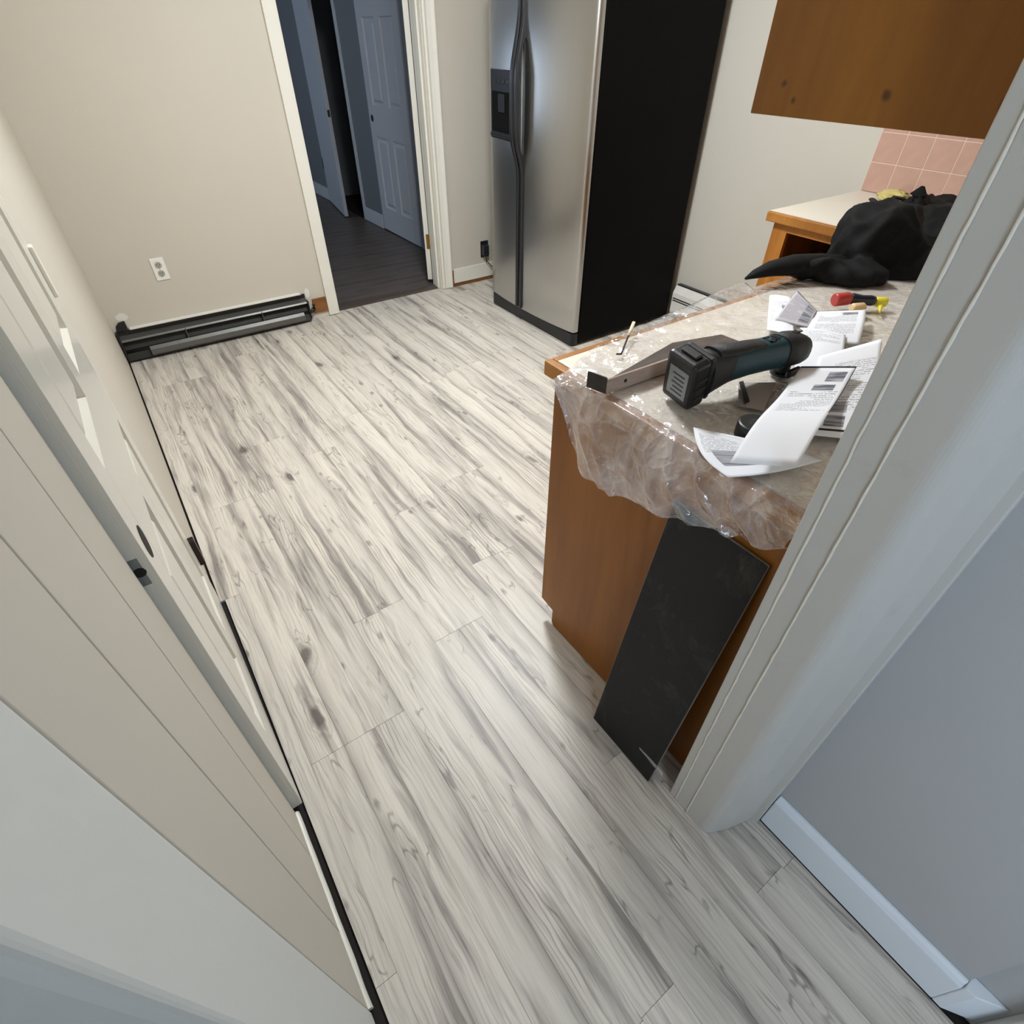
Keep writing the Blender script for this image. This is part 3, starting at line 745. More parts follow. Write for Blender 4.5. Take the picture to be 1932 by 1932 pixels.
# ------------------------------------------------------------------ pink tile backsplash on the right wall (each tile a part of the wall)
TP = 0.114
box('grout_bed', XR-0.0075, XR, 0.25, 1.466, 0.917, 1.262, MT['grout'], WR)
tile_me = {}
def wall_tile(yc, zc, wy, wz):
    key = (round(wy, 3), round(wz, 3))
    if key not in tile_me:
        bm = bmesh.new(); box_bm(bm, -0.005, 0.003, -wy/2, wy/2, -wz/2, wz/2)
        bmesh.ops.bevel(bm, geom=[e for e in bm.edges if all(v.co.x < -0.004 for v in e.verts)], offset=0.0008, segments=1, affect='EDGES')
        me = bpy.data.meshes.new('tile'); bm.to_mesh(me); bm.free(); me.materials.append(MT['tile']); tile_me[key] = me
    o = bpy.data.objects.new('tile', tile_me[key]); COL.objects.link(o); o.parent = WR; o.location = (XR-0.004, yc, zc)
for i in range(10):
    yc = 1.466 - TP*(i+0.5)
    for zc in (0.974, 1.088): wall_tile(yc, zc, TP-0.003, TP-0.003)
    wall_tile(yc, 1.202, TP-0.003, TP-0.003)

# ------------------------------------------------------------------ counter run
CT, CB = 0.915, 0.878
# peninsula cabinet, doors toward the kitchen
pc = empty('peninsula_cabinet', (1.5, 0.55, 0)); tag(pc, 'brown veneer base cabinet with plain end panel under the plastic-covered counter', 'cabinet')
prism('end_panel', [(0.236, 0.002), (0.820, 0.002), (0.828, 0.016), (0.828, 0.072), (0.886, 0.080), (0.886, CB), (0.236, CB)], 'x', 0.745, 0.763, MT['cab'], pc, 0.0015)
box('carcass', 0.7632, 2.34, 0.24, 0.866, 0.09, CB-0.001, MT['cab'], pc)
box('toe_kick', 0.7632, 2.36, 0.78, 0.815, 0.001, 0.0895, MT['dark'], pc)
for i in range(4):
    x0 = 0.775+i*0.39
    d = box('cabinet_door', x0, x0+0.38, 0.8665, 0.885, 0.11, 0.70, MT['cab'], pc, bevel=0.003)
    cyl('knob', (x0+0.34, 0.885, 0.64), (x0+0.34, 0.905, 0.64), 0.013, MT['brass'], d, 14)
    d = box('drawer', x0, x0+0.38, 0.8665, 0.885, 0.715, 0.862, MT['cab'], pc, bevel=0.003)
    cyl('knob', (x0+0.19, 0.885, 0.79), (x0+0.19, 0.905, 0.79), 0.013, MT['brass'], d, 14)
# corner run on the right wall with a drawer missing
rc = empty('base_cabinet', (2.7, 1.18, 0)); tag(rc, 'oak base cabinet with an open drawer hole under the far counter', 'cabinet')
box('side_panel', 2.372, XR-0.06, 1.415, 1.433, 0.002, CB, MT['oak2'], rc, bevel=0.001)
for y0, y1, z0, z1 in ((1.365, 1.433, 0.08, CB), (0.90, 0.94, 0.08, CB)): box('stile', 2.35, 2.3715, y0, y1, z0, z1, MT['oak2'], rc, bevel=0.0015)
for z0, z1 in ((0.848, CB), (0.645, 0.69), (0.08, 0.12)): box('rail', 2.35, 2.3715, 0.94, 1.365, z0, z1, MT['oak2'], rc, bevel=0.0015)
box('cabinet_door', 2.333, 2.3495, 0.945, 1.36, 0.115, 0.655, MT['oak2'], rc, bevel=0.003)
boxes('drawer_cavity', [(2.95, 2.96, 0.90, 1.414, 0.1, CB-0.002), (2.372, 2.95, 0.90, 1.414, 0.62, 0.63)], MT['dark'], rc)
# worktop: one continuous L with oak edging
wt = empty('worktop', (1.6, 0.6, CB)); tag(wt, 'cream laminate L-shaped worktop with oak edging', 'countertop')
prism('laminate', [(0.742, 0.236), (XR-0.009, 0.236), (XR-0.009, 1.466), (2.352, 1.466), (2.352, 0.878), (0.742, 0.878)], 'z', CB, CT, MT['lam'], wt)
box('edging', 0.720, 0.7418, 0.236, 0.900, CB+0.0003, CT-0.001, MT['oak'], wt, bevel=0.004)
box('edging', 0.7422, 2.33, 0.8785, 0.900, CB+0.0003, CT-0.001, MT['oak'], wt, bevel=0.004)
box('edging', 2.330, 2.3515, 0.901, 1.466, CB+0.0003, CT-0.001, MT['oak'], wt, bevel=0.004)
# hanging wall cabinet over the peninsula
uc = empty('hanging_cabinet', (1.3, 0.38, 1.393)); tag(uc, 'brown wooden wall cabinet with knotty end panel hanging above the counter', 'cabinet')
prism('end_panel', [(0.226, 1.393), (0.534, 1.393), (0.534, 2.25), (0.226, 2.25)], 'x', 0.748, 0.766, MT['cabk'], uc, 0.001)
box('carcass', 0.7665, 2.3, 0.226, 0.515, 1.40, 2.25, MT['cab'], uc)
for i in range(4):
    x0 = 0.775+i*0.38
    d = box('cabinet_door', x0, x0+0.37, 0.5155, 0.534, 1.41, 2.24, MT['cab'], uc, bevel=0.003)
    cyl('knob', (x0+0.33, 0.534, 1.47), (x0+0.33, 0.552, 1.47), 0.012, MT['brass'], d, 14)

# ------------------------------------------------------------------ vinyl plank offcut leaning on the end panel
lp = empty('vinyl_plank', (0.65, 0.39, 0)); tag(lp, 'black-backed vinyl plank offcut leaning against the brown cabinet end', 'plank')
bl, br_ = Vector((0.646, 0.500, 0.001)), Vector((0.646, 0.283, 0.001))
up = Vector((0.0955, -0.012, 0.775)).normalized()*0.782
nrm = up.cross(Vector((0, -1, 0))).normalized()
if nrm.x > 0: nrm = -nrm
def slab(name, a, b, upv, t0, t1, mat, par, bev=0.0):
    bm = bmesh.new()
    q = [a, b, b+upv, a+upv]
    v = [bm.verts.new(p + nrm*t0) for p in q] + [bm.verts.new(p + nrm*t1) for p in q]
    for f in ((0, 1, 2, 3), (4, 7, 6, 5), (0, 4, 5, 1), (1, 5, 6, 2), (2, 6, 7, 3), (3, 7, 4, 0)): bm.faces.new([v[i] for i in f])
    return finish(name, bm, mat, par, bevel=bev)
slab('wear_layer', bl, br_, up, 0.0, 0.0042, MT['vinyledge'], lp)
slab('backing', bl+Vector((0, -0.0015, 0)), br_+Vector((0, 0.0015, 0)), up*0.998, 0.0043, 0.0055, MT['slate'], lp)

# clear plastic sliver at the foot of the offcut
bm = bmesh.new()
A, B = at(1208, 1410, x=0.634), at(1252, 1462, x=0.642)
L = []
for i in range(9):
    s = i/8; c = A.lerp(B, s); w_ = 0.010*math.sin(max(0.05, s*0.9)*math.pi*0.62)
    L.append((bm.verts.new(c+Vector((-0.002, 0.3*w_, w_))), bm.verts.new(c+Vector((-0.0045, 0, 0))), bm.verts.new(c+Vector((-0.002, -0.3*w_, -w_)))))
for a, b in zip(L, L[1:]):
    bm.faces.new((a[0], a[1], b[1], b[0])); bm.faces.new((a[1], a[2], b[2], b[1]))
tag(finish('plastic_sliver', bm, MT['film'], smooth=True), 'small clear plastic sliver stuck to the foot of the black plank', 'plastic scrap')

# ------------------------------------------------------------------ plastic film over the peninsula
def lerp_tab(tab, x):
    if x <= tab[0][0]: return tab[0][1]
    for (a, va), (b, vb) in zip(tab, tab[1:]):
        if x <= b: return va + (vb-va)*(x-a)/(b-a)
    return tab[-1][1]
hem = [(0.240, 0.050), (0.30, 0.085), (0.366, 0.105), (0.42, 0.125), (0.49, 0.150), (0.59, 0.180), (0.67, 0.195), (0.715, 0.195), (0.745, 0.150), (0.77, 0.085), (0.80, 0.035), (0.83, 0.012)]
far = [(0.72, 0.822), (0.83, 0.868), (0.92, 0.884), (1.0, 0.902), (1.16, 0.93), (1.38, 0.97), (1.8, 0.98), (2.3, 0.96)]
def rid(p, s, o):  # ridged noise
    return 1-abs(noise.noise((p[0]*s+o, p[1]*s+o*1.7, p[2]*s-o)))*2
FLAT = ((0.82, 0.91, 0.395, 0.485), (0.705, 1.105, 0.645, 0.752), (0.795, 1.125, 0.50, 0.63), (1.45, 2.4, 0.55, 1.0), (0.80, 0.87, 0.77, 0.82))
NU, NVD, NVT = 130, 46, 190
bm = bmesh.new(); grid = []
for j in range(NVD+NVT+1):
    row = []
    for i in range(NU+1):
        u = i/NU
        if j < NVD:                                       # hanging part
            s = 1-j/NVD
            y = 0.240 + (0.822-0.240)*u
            hl = lerp_tab(hem, y) + 0.006*noise.noise((y*30, 1, 0))
            d = hl*s
            ph = s*0.9 + y*7
            bulge = 0.020*math.sin(min(1, s*1.2)*math.pi*0.75) + 0.016*s*noise.noise((y*9, s*1.2, 3)) + 0.008*s*noise.noise((y*22+s*2.5, s*3, 9))
            x = 0.714 - max(0.002, bulge + 0.006*s)
            # diagonal folds fanning from the corner
            fold = max(0, rid((y*1.0+s*0.12, 0, 0), 13, 2.0)-0.55)
            x -= 0.026*fold*min(1, s*2)
            x -= 0.012*max(0, rid((y+s*0.05, s*0.06, 0), 15, 6.0)-0.5)*min(1, s*3)
            if s > 0.90: x += 0.05*(s-0.90)
            # turned-up bubble at the far lower corner
            x -= 0.020*math.exp(-((y-0.715)/0.03)**2)*s
            row.append(bm.verts.new((x, y + 0.012*s*noise.noise((y*12, s*4, 5)), CT+0.003-d)))
        else:
            v = (j-NVD)/NVT
            x = 0.714 + (2.28-0.714)*v**1.15
            ym = lerp_tab(far, x); y = 0.240 + (ym-0.240)*u
            env = min(1, (x-0.714)/0.05)
            if 0.29 < y < 0.74 and x < 1.66: env *= 0.45
            for fx0, fx1, fy0, fy1 in FLAT:
                dd = max(fx0-x, x-fx1, fy0-y, y-fy1, 0.0); env *= min(1.0, dd/0.02)
            z = CT + 0.0025 + env*(0.010*max(0, noise.noise((x*5, y*6, 0))) + 0.007*max(0, rid((x, y, 0), 6, 1.0)-0.5) + 0.0035*max(0, rid((x*1.0, y*1.0, 0), 17, 4.0)-0.35))
            # a loose fold lifts the film along the far edge
            if x > 1.0: z += env*0.030*min(1, (x-1.0)/0.35)*math.exp(-((y-(ym-0.055))/0.055)**2)
            if y > 0.903: z -= min(0.05, (y-0.903)*0.45)
            z = max(z, CT+0.0018) if y < 0.9 else z
            row.append(bm.verts.new((x, y, z)))
    grid.append(row)
for a, b in zip(grid, grid[1:]):
    for i in range(NU):
        f = bm.faces.new((a[i], a[i+1], b[i+1], b[i])); f.smooth = True
film = finish('plastic_sheet', bm, MT['film'])
tag(film, 'crumpled clear plastic sheet draped over the counter end', 'plastic sheet')

ZT = CT + 0.012           # working level on top of the film
# ------------------------------------------------------------------ printed sheets
def sheet(name, corners, label, mat, lift=None, nu=14, nv=18, group='loose instruction sheets on the counter'):
    """corners TL, TR, BR, BL as points; lift(u,v) adds height and sideways curl"""
    bm = bmesh.new(); uvl = bm.loops.layers.uv.new('uv'); g = []
    TL, TR, BR, BL = [Vector(c) for c in corners]
    for j in range(nv+1):
        v = j/nv; row = []
        for i in range(nu+1):
            u = i/nu
            p = (TL*(1-u)+TR*u)*(1-v) + (BL*(1-u)+BR*u)*v
            if lift: p = p + Vector(lift(u, v))
            row.append((bm.verts.new(p), (u, 1-v)))
        g.append(row)
    for a, b in zip(g, g[1:]):
        for i in range(nu):
            q = (a[i], a[i+1], b[i+1], b[i])
            f = bm.faces.new([k[0] for k in q]); f.smooth = True
            for lp_, k in zip(f.loops, q): lp_[uvl].uv = k[1]
    o = finish(name, bm, mat)
    m = o.modifiers.new('thickness', 'SOLIDIFY'); m.thickness = 0.0004
    return tag(o, label, 'paper', group)
S = math.sin
c = [at(1452, 557, ZT+0.004), at(1492, 562, ZT+0.004), at(1500, 640, ZT+0.002), at(1447, 622, ZT+0.002)]
sheet('paper_sheet', c, 'small white printed sheet lying left of the folded grey leaflet', mat_paper('print_a', 1.0, blocks=((0.55, 0.9, 0.62, 0.72),)), lambda u, v: (0, 0, 0.004*S(u*3)))
c = [at(1505, 549, ZT+0.045), at(1542, 587, ZT+0.022), at(1526, 618, ZT+0.006), at(1462, 604, ZT+0.006)]
sheet('folded_leaflet', c, 'grey printed leaflet folded up on edge behind the white sheets', mat_paper('print_b', 2.0, (196, 192, 198), 0.05, 0.95, 0.1, 0.95, blocks=((0.62, 0.92, 0.1, 0.5), (0.62, 0.92, 0.56, 0.9)), bars=((0.0, 1.0, 0.975, 1.0),)), lambda u, v: (0, 0, 0.006*S(v*3.1)))
c = [at(1542, 587, ZT+0.022), at(1634, 584, ZT+0.020), at(1621, 650, ZT+0.006), at(1510, 640, ZT+0.008)]
sheet('paper_sheet', c, 'white printed sheet with curled right edge touching the grey leaflet', mat_paper('print_c', 3.0, u0=0.12, u1=0.85, v0=0.2, v1=0.92, blocks=((0.55, 0.85, 0.80, 0.9),), bars=((0.0, 0.95, 0.985, 1.0),)), lambda u, v: (0, 0, 0.010*S(v*3.1)*u))
c = [at(1510, 618, ZT+0.012), at(1596, 632, ZT+0.016), at(1588, 700, ZT+0.004), at(1496, 712, ZT+0.003)]
sheet('paper_sheet', c, 'blank white sheet right of the power tool head', mat_paper('print_d', 4.0, v0=0.7, v1=0.95), lambda u, v: (0, 0, 0.004*S(u*3.1)))
c = [at(1545, 672, ZT+0.020), at(1665, 639, ZT+0.024), at(1640, 832, ZT+0.006), at(1500, 818, ZT+0.008)]
sheet('paper_sheet', c, 'large printed sheet with dark bottom border beside the painted jamb', mat_paper('print_e', 5.0, u0=0.30, u1=0.95, v0=0.25, v1=0.80, blocks=((0.34, 0.62, 0.22, 0.32), (0.34, 0.62, 0.09, 0.19)), bars=((0.0, 1.0, 0.05, 0.068),)), lambda u, v: (0, 0, 0.010*S(v*3.1)*(1-u)))
c = [at(1512, 691, ZT+0.034), at(1617, 691, ZT+0.040), at(1503, 881, ZT+0.046), at(1377, 873, ZT+0.046)]
sheet('paper_sheet', c, 'front printed sheet with blank lower half overhanging the counter edge', mat_paper('print_f', 6.0, u0=0.12, u1=0.92, v0=0.48, v1=0.76, blocks=((0.58, 0.90, 0.86, 0.95), (0.45, 0.82, 0.77, 0.83)), bars=((0.0, 1.0, 0.985, 1.0), (0.985, 1.0, 0.45, 1.0))), lambda u, v: (-0.010*S(v*3.1)*(1-u), 0, -0.012*S(v*6.28)))
c = [at(1308, 806, ZT+0.004), at(1480, 842, ZT+0.014), at(1552, 868, ZT+0.012), at(1375, 900, ZT+0.008)]
def curl(u, v): return (-0.020*S(v*3.1)*(1-u) + 0.0, 0, 0.010*S(u*3.1)*v - 0.018*v*S(u*3.1))
sheet('paper_sheet', c, 'curled printed sheet drooping over the counter edge below the front sheet', mat_paper('print_g', 7.0, u0=0.05, u1=0.5, v0=0.55, v1=0.95, blocks=((0.12, 0.5, 0.25, 0.6),)), curl)
c = [at(1668, 672, ZT+0.02), at(1725, 645, ZT+0.02), at(1730, 700, ZT+0.02), at(1674, 692, ZT+0.004)]
sheet('paper_sheet', c, 'sheet half hidden behind the jamb, right of the bordered sheet', mat_paper('print_h', 8.0, v0=0.6), None)

# small printed packet and a black cap under the papers
pk = empty('blade_packet', tuple(at(1425, 748, CT+0.008))); tag(pk, 'small clear packet with a black blade under the power tool', 'packet')
def quad(name, P, mat, parent, th=0.001):
    bm = bmesh.new(); v = [bm.verts.new(p) for p in P]; bm.faces.new(v)
    o = finish(name, bm, mat, parent)
    m = o.modifiers.new('thickness', 'SOLIDIFY'); m.thickness = th; return o
quad('card', [at(1393, 723, CT+0.010), at(1465, 722, CT+0.010), at(1440, 775, CT+0.010), at(1393, 766, CT+0.010)], mat_paper('print_i', 9.0, (176, 168, 164)), pk)
quad('blade', [at(1394, 722, CT+0.014), at(1402, 720, CT+0.014), at(1414, 758, CT+0.014), at(1404, 762, CT+0.014)], MT['blackp'], pk, 0.002)
cp0 = at(1424, 808, CT+0.024)
cp = empty('tape_roll', tuple(cp0)); tag(cp, 'black round roll half covered by the front printed sheet', 'roll')
cyl('roll', cp0+Vector((0, 0, -0.020)), cp0+Vector((0.0, 0.0, 0.012)), 0.032, MT['blackp'], cp, 28, 0.004)
cyl('core', cp0+Vector((0, 0, -0.0202)), cp0+Vector((0, 0, 0.0125)), 0.012, MT['rubber'], cp, 20)

# ------------------------------------------------------------------ flooring pull bar
pb = empty('pull_bar', (0.9, 0.70, CT)); tag(pb, 'brown steel flooring pull bar with bent end lying on the plastic', 'tool')
zb = CT+0.0045
prism('blade', [(0.722, 0.697), (0.960, 0.690), (0.961, 0.696), (0.723, 0.703)], 'z', zb, zb+0.032, MT['barl'], pb, 0.001)
prism('hook', [(0.710, 0.744), (0.7125, 0.745), (0.7245, 0.7035), (0.7222, 0.6972)], 'z', zb, zb+0.036, MT['bardark'], pb, 0.001)
bm = bmesh.new()
tp = [(0.735, 0.7035), (0.965, 0.749), (1.092, 0.716), (1.098, 0.648), (0.985, 0.6895)]
vb = [bm.verts.new((x, y, zb)) for x, y in tp]; vt = [bm.verts.new((x, y, zb+0.030)) for x, y in tp]
bm.faces.new(vb[::-1]); bm.faces.new(vt)
for i in range(5): bm.faces.new((vb[i], vb[(i+1) % 5], vt[(i+1) % 5], vt[i]))
finish('striking_block', bm, MT['barm'], pb, bevel=0.001)
disc = bmesh.new(); bmesh.ops.create_cone(disc, cap_ends=True, segments=14, radius1=0.004, radius2=0.004, depth=0.001)
bmesh.ops.transform(disc, matrix=Matrix.Translation((0.772, 0.6952, zb+0.017)) @ Matrix.Rotation(math.pi/2, 4, 'X'), verts=disc.verts)
finish('rivet_hole', disc, MT['dark'], pb)
# thin cream scraper with a bent tip
p0, p1, p2 = at(1163, 668, CT+0.012), at(1172, 668, CT+0.011), at(1196, 608, CT+0.030)
sc = empty('hooked_scraper', tuple(p1)); tag(sc, 'thin cream-handled hook tool near the bare counter corner', 'tool')
mid = p1.lerp(p2, 0.55)
tube('shaft', [p0, p1, p1.lerp(p2, 0.1), mid], 0.0022, MT['gunmetal'], sc, 8)
tube('grip', [mid, p2], 0.0042, MT['stick'], sc, 8, flat=0.6)

# ------------------------------------------------------------------ cordless oscillating tool
tl = empty('cordless_tool', (0.94, 0.55, CT+0.006)); tag(tl, 'teal and black cordless power tool lying on the plastic, battery toward the end', 'power tool')
def loft(name, stations, mat, parent, n=18, smooth=True, power=2.6):
    """superellipse sections: (x, y, z, half width y, half height z, tilt)"""
    bm = bmesh.new(); rings = []
    for x, y, z, wy, hz in stations:
        r = []
        for k in range(n):
            a = 2*math.pi*k/n; ca, sa = math.cos(a), math.sin(a)
            r.append(bm.verts.new((x, y + wy*math.copysign(abs(ca)**(2/power), ca), z + hz*math.copysign(abs(sa)**(2/power), sa))))
        rings.append(r)
    for a, b in zip(rings, rings[1:]):
        for k in range(n):
            f = bm.faces.new((a[k], a[(k+1) % n], b[(k+1) % n], b[k])); f.smooth = smooth
    bm.faces.new(rings[0][::-1]); bm.faces.new(rings[-1])
    return finish(name, bm, mat, parent)
TZ = CT+0.0045
# battery pack: a slab standing on its edge at the rear, leaning a little
bm = bmesh.new(); box_bm(bm, -0.022, 0.022, -0.038, 0.038, -0.052, 0.052)
rot = Matrix.Translation((0.819, 0.588, TZ+0.057)) @ Matrix.Rotation(math.radians(-10), 4, 'Y') @ Matrix.Rotation(math.radians(6), 4, 'X') @ Matrix.Rotation(math.radians(-4), 4, 'Z')
bmesh.ops.transform(bm, matrix=rot, verts=bm.verts)
bat = finish('battery', bm, MT['blackp'], tl, bevel=0.010, seg=3)
def rbox(name, b, mat, par, bev=0.001):
    bm = bmesh.new(); box_bm(bm, *b); bmesh.ops.transform(bm, matrix=rot, verts=bm.verts); return finish(name, bm, mat, par, bevel=bev)
rbox('label', (-0.0235, -0.0215, -0.026, 0.022, -0.032, 0.030), MT['greyl'], bat, 0.0004)
for k in range(5):
    rbox('print_mark', (-0.0240, -0.0233, -0.018+0.0*k, 0.012-0.004*(k % 2), -0.024+0.010*k, -0.021+0.010*k), MT['gunmetal'], bat, 0)
rbox('foot', (0.0225, 0.036, -0.036, 0.036, -0.046, 0.048), MT['rubber'], tl, 0.006)
for dz in (-0.030, -0.010, 0.010): rbox('vent_rib', (-0.010, 0.016, -0.0395, -0.0375, dz, dz+0.006), MT['rubber'], bat, 0.001)
rbox('release_button', (-0.006, 0.012, -0.020, 0.020, 0.0515, 0.057), MT['rubber'], bat, 0.003)
# body
loft('rear_housing', [(0.846, 0.580, TZ+0.060, 0.036, 0.046), (0.862, 0.577, TZ+0.062, 0.034, 0.042), (0.885, 0.573, TZ+0.064, 0.031, 0.037), (0.905, 0.570, TZ+0.066, 0.029, 0.034)], MT['rubber'], tl)
loft('grip', [(0.890, 0.5725, TZ+0.064, 0.030, 0.035), (0.915, 0.569, TZ+0.066, 0.0295, 0.0335), (0.960, 0.563, TZ+0.066, 0.029, 0.032), (1.010, 0.557, TZ+0.064, 0.030, 0.032), (1.050, 0.552, TZ+0.062, 0.031, 0.033), (1.062, 0.550, TZ+0.062, 0.030, 0.032)], MT['teal'], tl)
tp_ = loft('top_pad', [(0.868, 0.5765, TZ+0.094, 0.022, 0.014), (0.915, 0.569, TZ+0.090, 0.0215, 0.014), (0.960, 0.563, TZ+0.0885, 0.0205, 0.0135), (0.992, 0.559, TZ+0.087, 0.019, 0.0115)], MT['rubber'], tl)
loft('gear_head', [(1.048, 0.552, TZ+0.062, 0.0325, 0.0345), (1.075, 0.549, TZ+0.062, 0.033, 0.035), (1.098, 0.546, TZ+0.060, 0.032, 0.034), (1.118, 0.543, TZ+0.057, 0.027, 0.028), (1.126, 0.542, TZ+0.055, 0.016, 0.018)], MT['rubber'], tl)
cyl('spindle', (1.088, 0.548, TZ+0.026), (1.088, 0.548, TZ+0.002), 0.016, MT['gunmetal'], tl, 18, 0.002)
cyl('clamp_flange', (1.088, 0.548, TZ+0.010), (1.088, 0.548, TZ+0.004), 0.022, MT['gunmetal'], tl, 20)
box('lamp_slot', 1.082, 1.106, 0.541, 0.553, TZ+0.094, TZ+0.097, MT['dark'], tl, bevel=0.002)
cyl('lamp', (1.099, 0.547, TZ+0.0955), (1.099, 0.547, TZ+0.0985), 0.005, MT['steelb'], tl, 12)
box('lever', 1.050, 1.092, 0.508, 0.519, TZ+0.018, TZ+0.034, MT['blackp'], tl, bevel=0.004)
# dark printed mark on the teal top
for x0, x1, y0, y1 in ((1.006, 1.010, 0.545, 0.566), (1.006, 1.024, 0.562, 0.566), (1.006, 1.024, 0.545, 0.549), (1.020, 1.024, 0.545, 0.556), (1.030, 1.034, 0.545, 0.564), (1.036, 1.040, 0.547, 0.562)):
    box('print_mark', x0, x1, y0, y1, TZ+0.0935, TZ+0.0965, MT['dark'], tl)

# ------------------------------------------------------------------ coloured tool grips
def grip_pair():
    g = empty('hammer_grip', tuple(at(1610, 572, ZT+0.016))); tag(g, 'red-ended dark tool handle lying behind the printed sheets', 'tool')
    a, b = at(1574, 566, ZT+0.018), at(1602, 563, ZT+0.018)
    e = at(1650, 568, ZT+0.016)
    tube('red_cap', [a, a.lerp(b, .08), a.lerp(b, .9), b], [0.013, 0.0165, 0.0165, 0.014], MT['ribred'], g, 18)
    tube('handle', [b, b.lerp(e, .15), b.lerp(e, .5), b.lerp(e, .85), e], [0.012, 0.0145, 0.0115, 0.0135, 0.011], MT['navy'], g, 16)
grip_pair()
a, b = at(1650, 569, ZT+0.012), at(1672, 570, ZT+0.012)
y_ = empty('marker_cap', tuple(a)); tag(y_, 'bright yellow cap with pale tip beside the red-ended handle', 'cap')
tube('cap', [a, a.lerp(b, .1), a.lerp(b, .9), b], [0.010, 0.0125, 0.0125, 0.011], MT['yellow'], y_, 18)
q0, q1 = at(1661, 579, ZT+0.008), at(1660, 590, ZT+0.003)
tube('tip', [q0, q1], [0.006, 0.002], MT['yellow'], y_, 12)
a, b = at(1606, 582, ZT+0.012), at(1630, 580, ZT+0.012)
t_ = empty('wooden_plug', tuple(a)); tag(t_, 'short tan rounded plug in front of the red-ended handle', 'plug')
tube('plug', [a, a.lerp(b, .12), a.lerp(b, .88), b], [0.008, 0.0125, 0.0125, 0.009], MT['tan'], t_, 18)

# ------------------------------------------------------------------ black tool bag with straps
def blob_mesh(name, blobs, mat, parent, voxel=0.012, smooth_it=8, wr=0.012):
    bm = bmesh.new()
    for (cx, cy, cz, rx, ry, rz, ang) in blobs:
        r = bmesh.ops.create_icosphere(bm, subdivisions=4, radius=1.0)
        for v in r['verts']:
            for k in range(3): v.co[k] = math.copysign(abs(v.co[k])**0.8, v.co[k])
        bmesh.ops.transform(bm, matrix=Matrix.Translation((cx, cy, cz)) @ Matrix.Rotation(ang, 4, 'Z') @ Matrix.Diagonal((rx, ry, rz, 1)), verts=r['verts'])
    me = bpy.data.meshes.new(name+'_raw'); bm.to_mesh(me); bm.free()
    tmp = bpy.data.objects.new(name+'_raw', me); COL.objects.link(tmp)
    m = tmp.modifiers.new('r', 'REMESH'); m.mode = 'VOXEL'; m.voxel_size = voxel
    m = tmp.modifiers.new('s', 'SMOOTH'); m.iterations = smooth_it; m.factor = 0.5
    dg = bpy.context.evaluated_depsgraph_get(); me2 = bpy.data.meshes.new_from_object(tmp.evaluated_get(dg))
    bpy.data.objects.remove(tmp, do_unlink=True)
    bm = bmesh.new(); bm.from_mesh(me2); bmesh.ops.recalc_face_normals(bm, faces=bm.faces); bm.normal_update()
    for v in bm.verts:
        p = v.co
        w_ = wr*1.6*(rid((p.x, p.y, p.z), 7.5, 3.0)-0.6) + wr*0.7*(rid((p.x, p.y, p.z), 16, 8.0)-0.5) + wr*0.5*noise.noise((p.x*19, p.y*19, p.z*19))
        v.co = p + v.normal*w_
        if v.co.z < CT+0.004: v.co.z = CT+0.004
    o = finish(name, bm, mat, parent, smooth=True)
    return o
bg = empty('tool_bag', (2.2, 0.86, CT)); tag(bg, 'slumped black fabric tool bag on the counter corner', 'bag')
def blob(px, py, Y, rx, ry, rd, ang=0.0):
    c_ = at(px, py, y=Y); k = (c_-Vector((0, 0, HCAM))).dot(F_)/FPX
    return (c_.x, c_.y, c_.z, rx*k, rd, ry*k, ang)
blob_mesh('bag_body', [blob(1650, 468, 0.84, 78, 74, 0.12, -0.5), blob(1700, 500, 0.76, 115, 44, 0.09, -0.6), blob(1775, 470, 0.84, 95, 72, 0.14, -0.4), blob(1765, 412, 0.98, 62, 34, 0.10, -0.3), blob(1725, 398, 1.0, 26, 26, 0.05, -0.3), blob(1850, 455, 0.86, 90, 78, 0.12, -0.4), blob(1600, 518, 0.80, 70, 24, 0.06, -0.6), blob(1545, 503, 0.87, 55, 20, 0.05, -0.5)], MT['fabric'], bg, 0.009, 5, 0.013)
P = [(1406, 526, 0.94), (1425, 517, 0.93), (1455, 507, 0.92), (1500, 500, 0.90), (1545, 502, 0.88), (1590, 508, 0.86), (1630, 512, 0.83)]
tube('bag_flap', [at(px, py, y=Y) for px, py, Y in P], [0.004, 0.016, 0.027, 0.038, 0.046, 0.052, 0.05], MT['fabric'], bg, 14, flat=0.75)
fl = bpy.data.objects['bag_flap']
for v in fl.data.vertices:
    wz = v.co.z + CT
    if wz < CT+0.006: v.co.z = 0.006 + 0.2*(wz-CT-0.006)*0
tube('lifting_tab', [at(1704, 412, y=1.0), at(1722, 388, y=1.0), at(1733, 368, y=1.0), at(1742, 351, y=1.0)], [0.075, 0.055, 0.032, 0.006], MT['fabric'], bg, 12, flat=0.4)
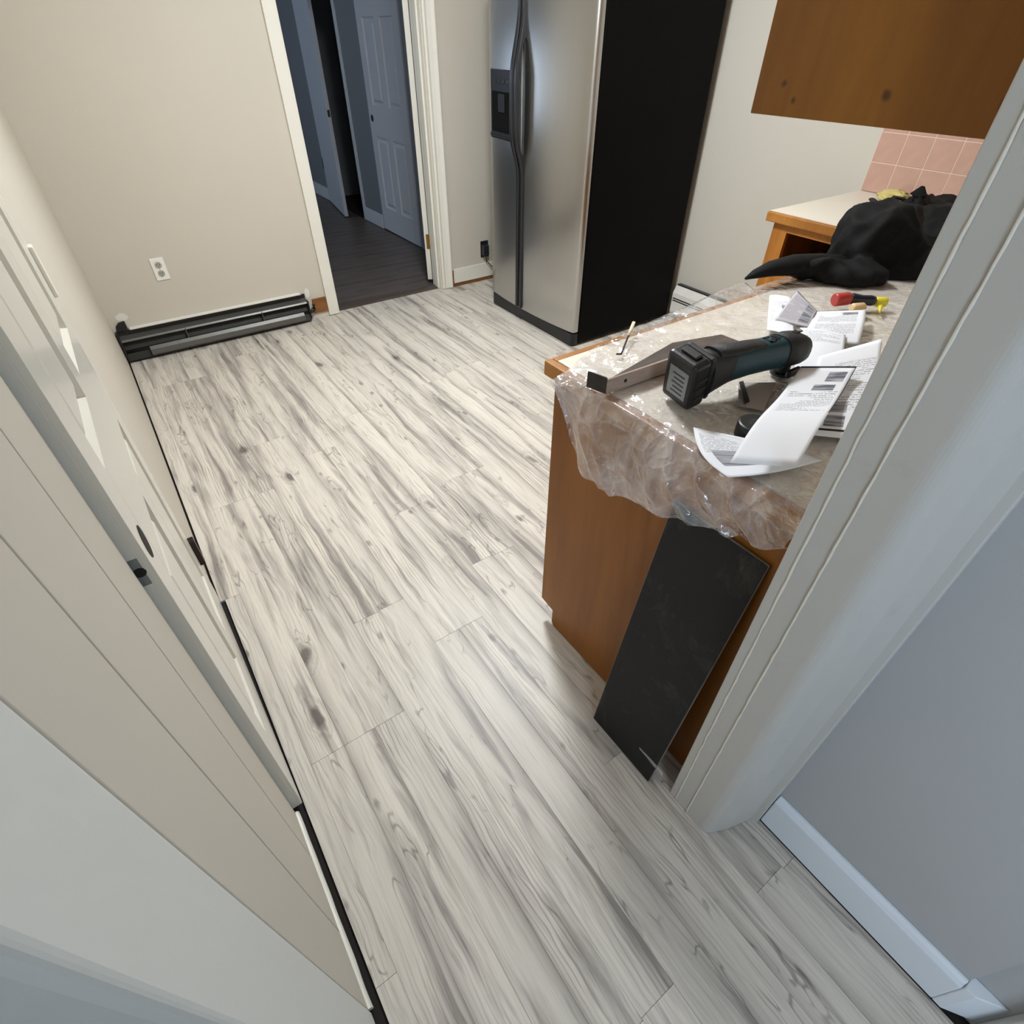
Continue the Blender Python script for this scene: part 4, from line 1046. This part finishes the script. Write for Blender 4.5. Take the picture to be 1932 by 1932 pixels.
tube('strap', [at(1722, 390, y=1.02), at(1704, 376, y=1.05), at(1688, 372, y=1.07), at(1674, 384, y=1.08), at(1658, 385, y=1.09), at(1646, 377, y=1.10)], [0.020, 0.017, 0.014, 0.012, 0.014, 0.017], MT['webbing'], bg, 10, flat=0.4)
for px, py, xx in ((1578, 466, 1.865), (1700, 440, 2.0), (1733, 432, 2.05)):
    pp = at(px, py, x=xx)
    bm = bmesh.new(); bmesh.ops.create_uvsphere(bm, u_segments=12, v_segments=8, radius=0.007); bmesh.ops.translate(bm, verts=bm.verts, vec=pp); finish('rivet', bm, MT['steelb'], bg, smooth=True)

# crumpled yellow cloth tape at the back of the counter
yl = empty('yellow_rag', (2.95, 1.29, CT)); tag(yl, 'crumpled pale yellow rag against the pink tiles', 'rag')
bm = bmesh.new(); pts = []
base = at(1698, 362, CT+0.03)
base.x = min(base.x, 2.93)
bmesh.ops.create_icosphere(bm, subdivisions=4, radius=1.0)
for v in bm.verts:
    p = v.co.copy(); q = 0.55 + 0.75*rid((p.x, p.y, p.z), 2.2, 2.0)
    v.co = Vector((2.95+0.034*p.x*q, 1.265+0.062*p.y*q, max(CT+0.002, CT+0.012+0.026*p.z*q)))
finish('rag', bm, MT['yellow2'], yl, smooth=True)

# ------------------------------------------------------------------ ceiling lamp of the kitchen
LX, LY = 1.25, 1.95
lm = empty('ceiling_lamp', (LX, LY, ZC)); tag(lm, 'round white flush ceiling lamp of the kitchen', 'lamp')
cyl('lamp_base', (LX, LY, ZC), (LX, LY, ZC-0.03), 0.17, MT['whitem'], lm, 40)
bm = bmesh.new(); bmesh.ops.create_uvsphere(bm, u_segments=32, v_segments=16, radius=1.0)
bmesh.ops.delete(bm, geom=[v for v in bm.verts if v.co.z > 0.01], context='VERTS')
bmesh.ops.transform(bm, matrix=Matrix.Translation((LX, LY, ZC-0.03)) @ Matrix.Diagonal((0.16, 0.16, 0.07, 1)), verts=bm.verts)
finish('diffuser', bm, mat_emit('lamp_glow', (0.905, 0.96, 1.0, 1), 112.0), lm, smooth=True)
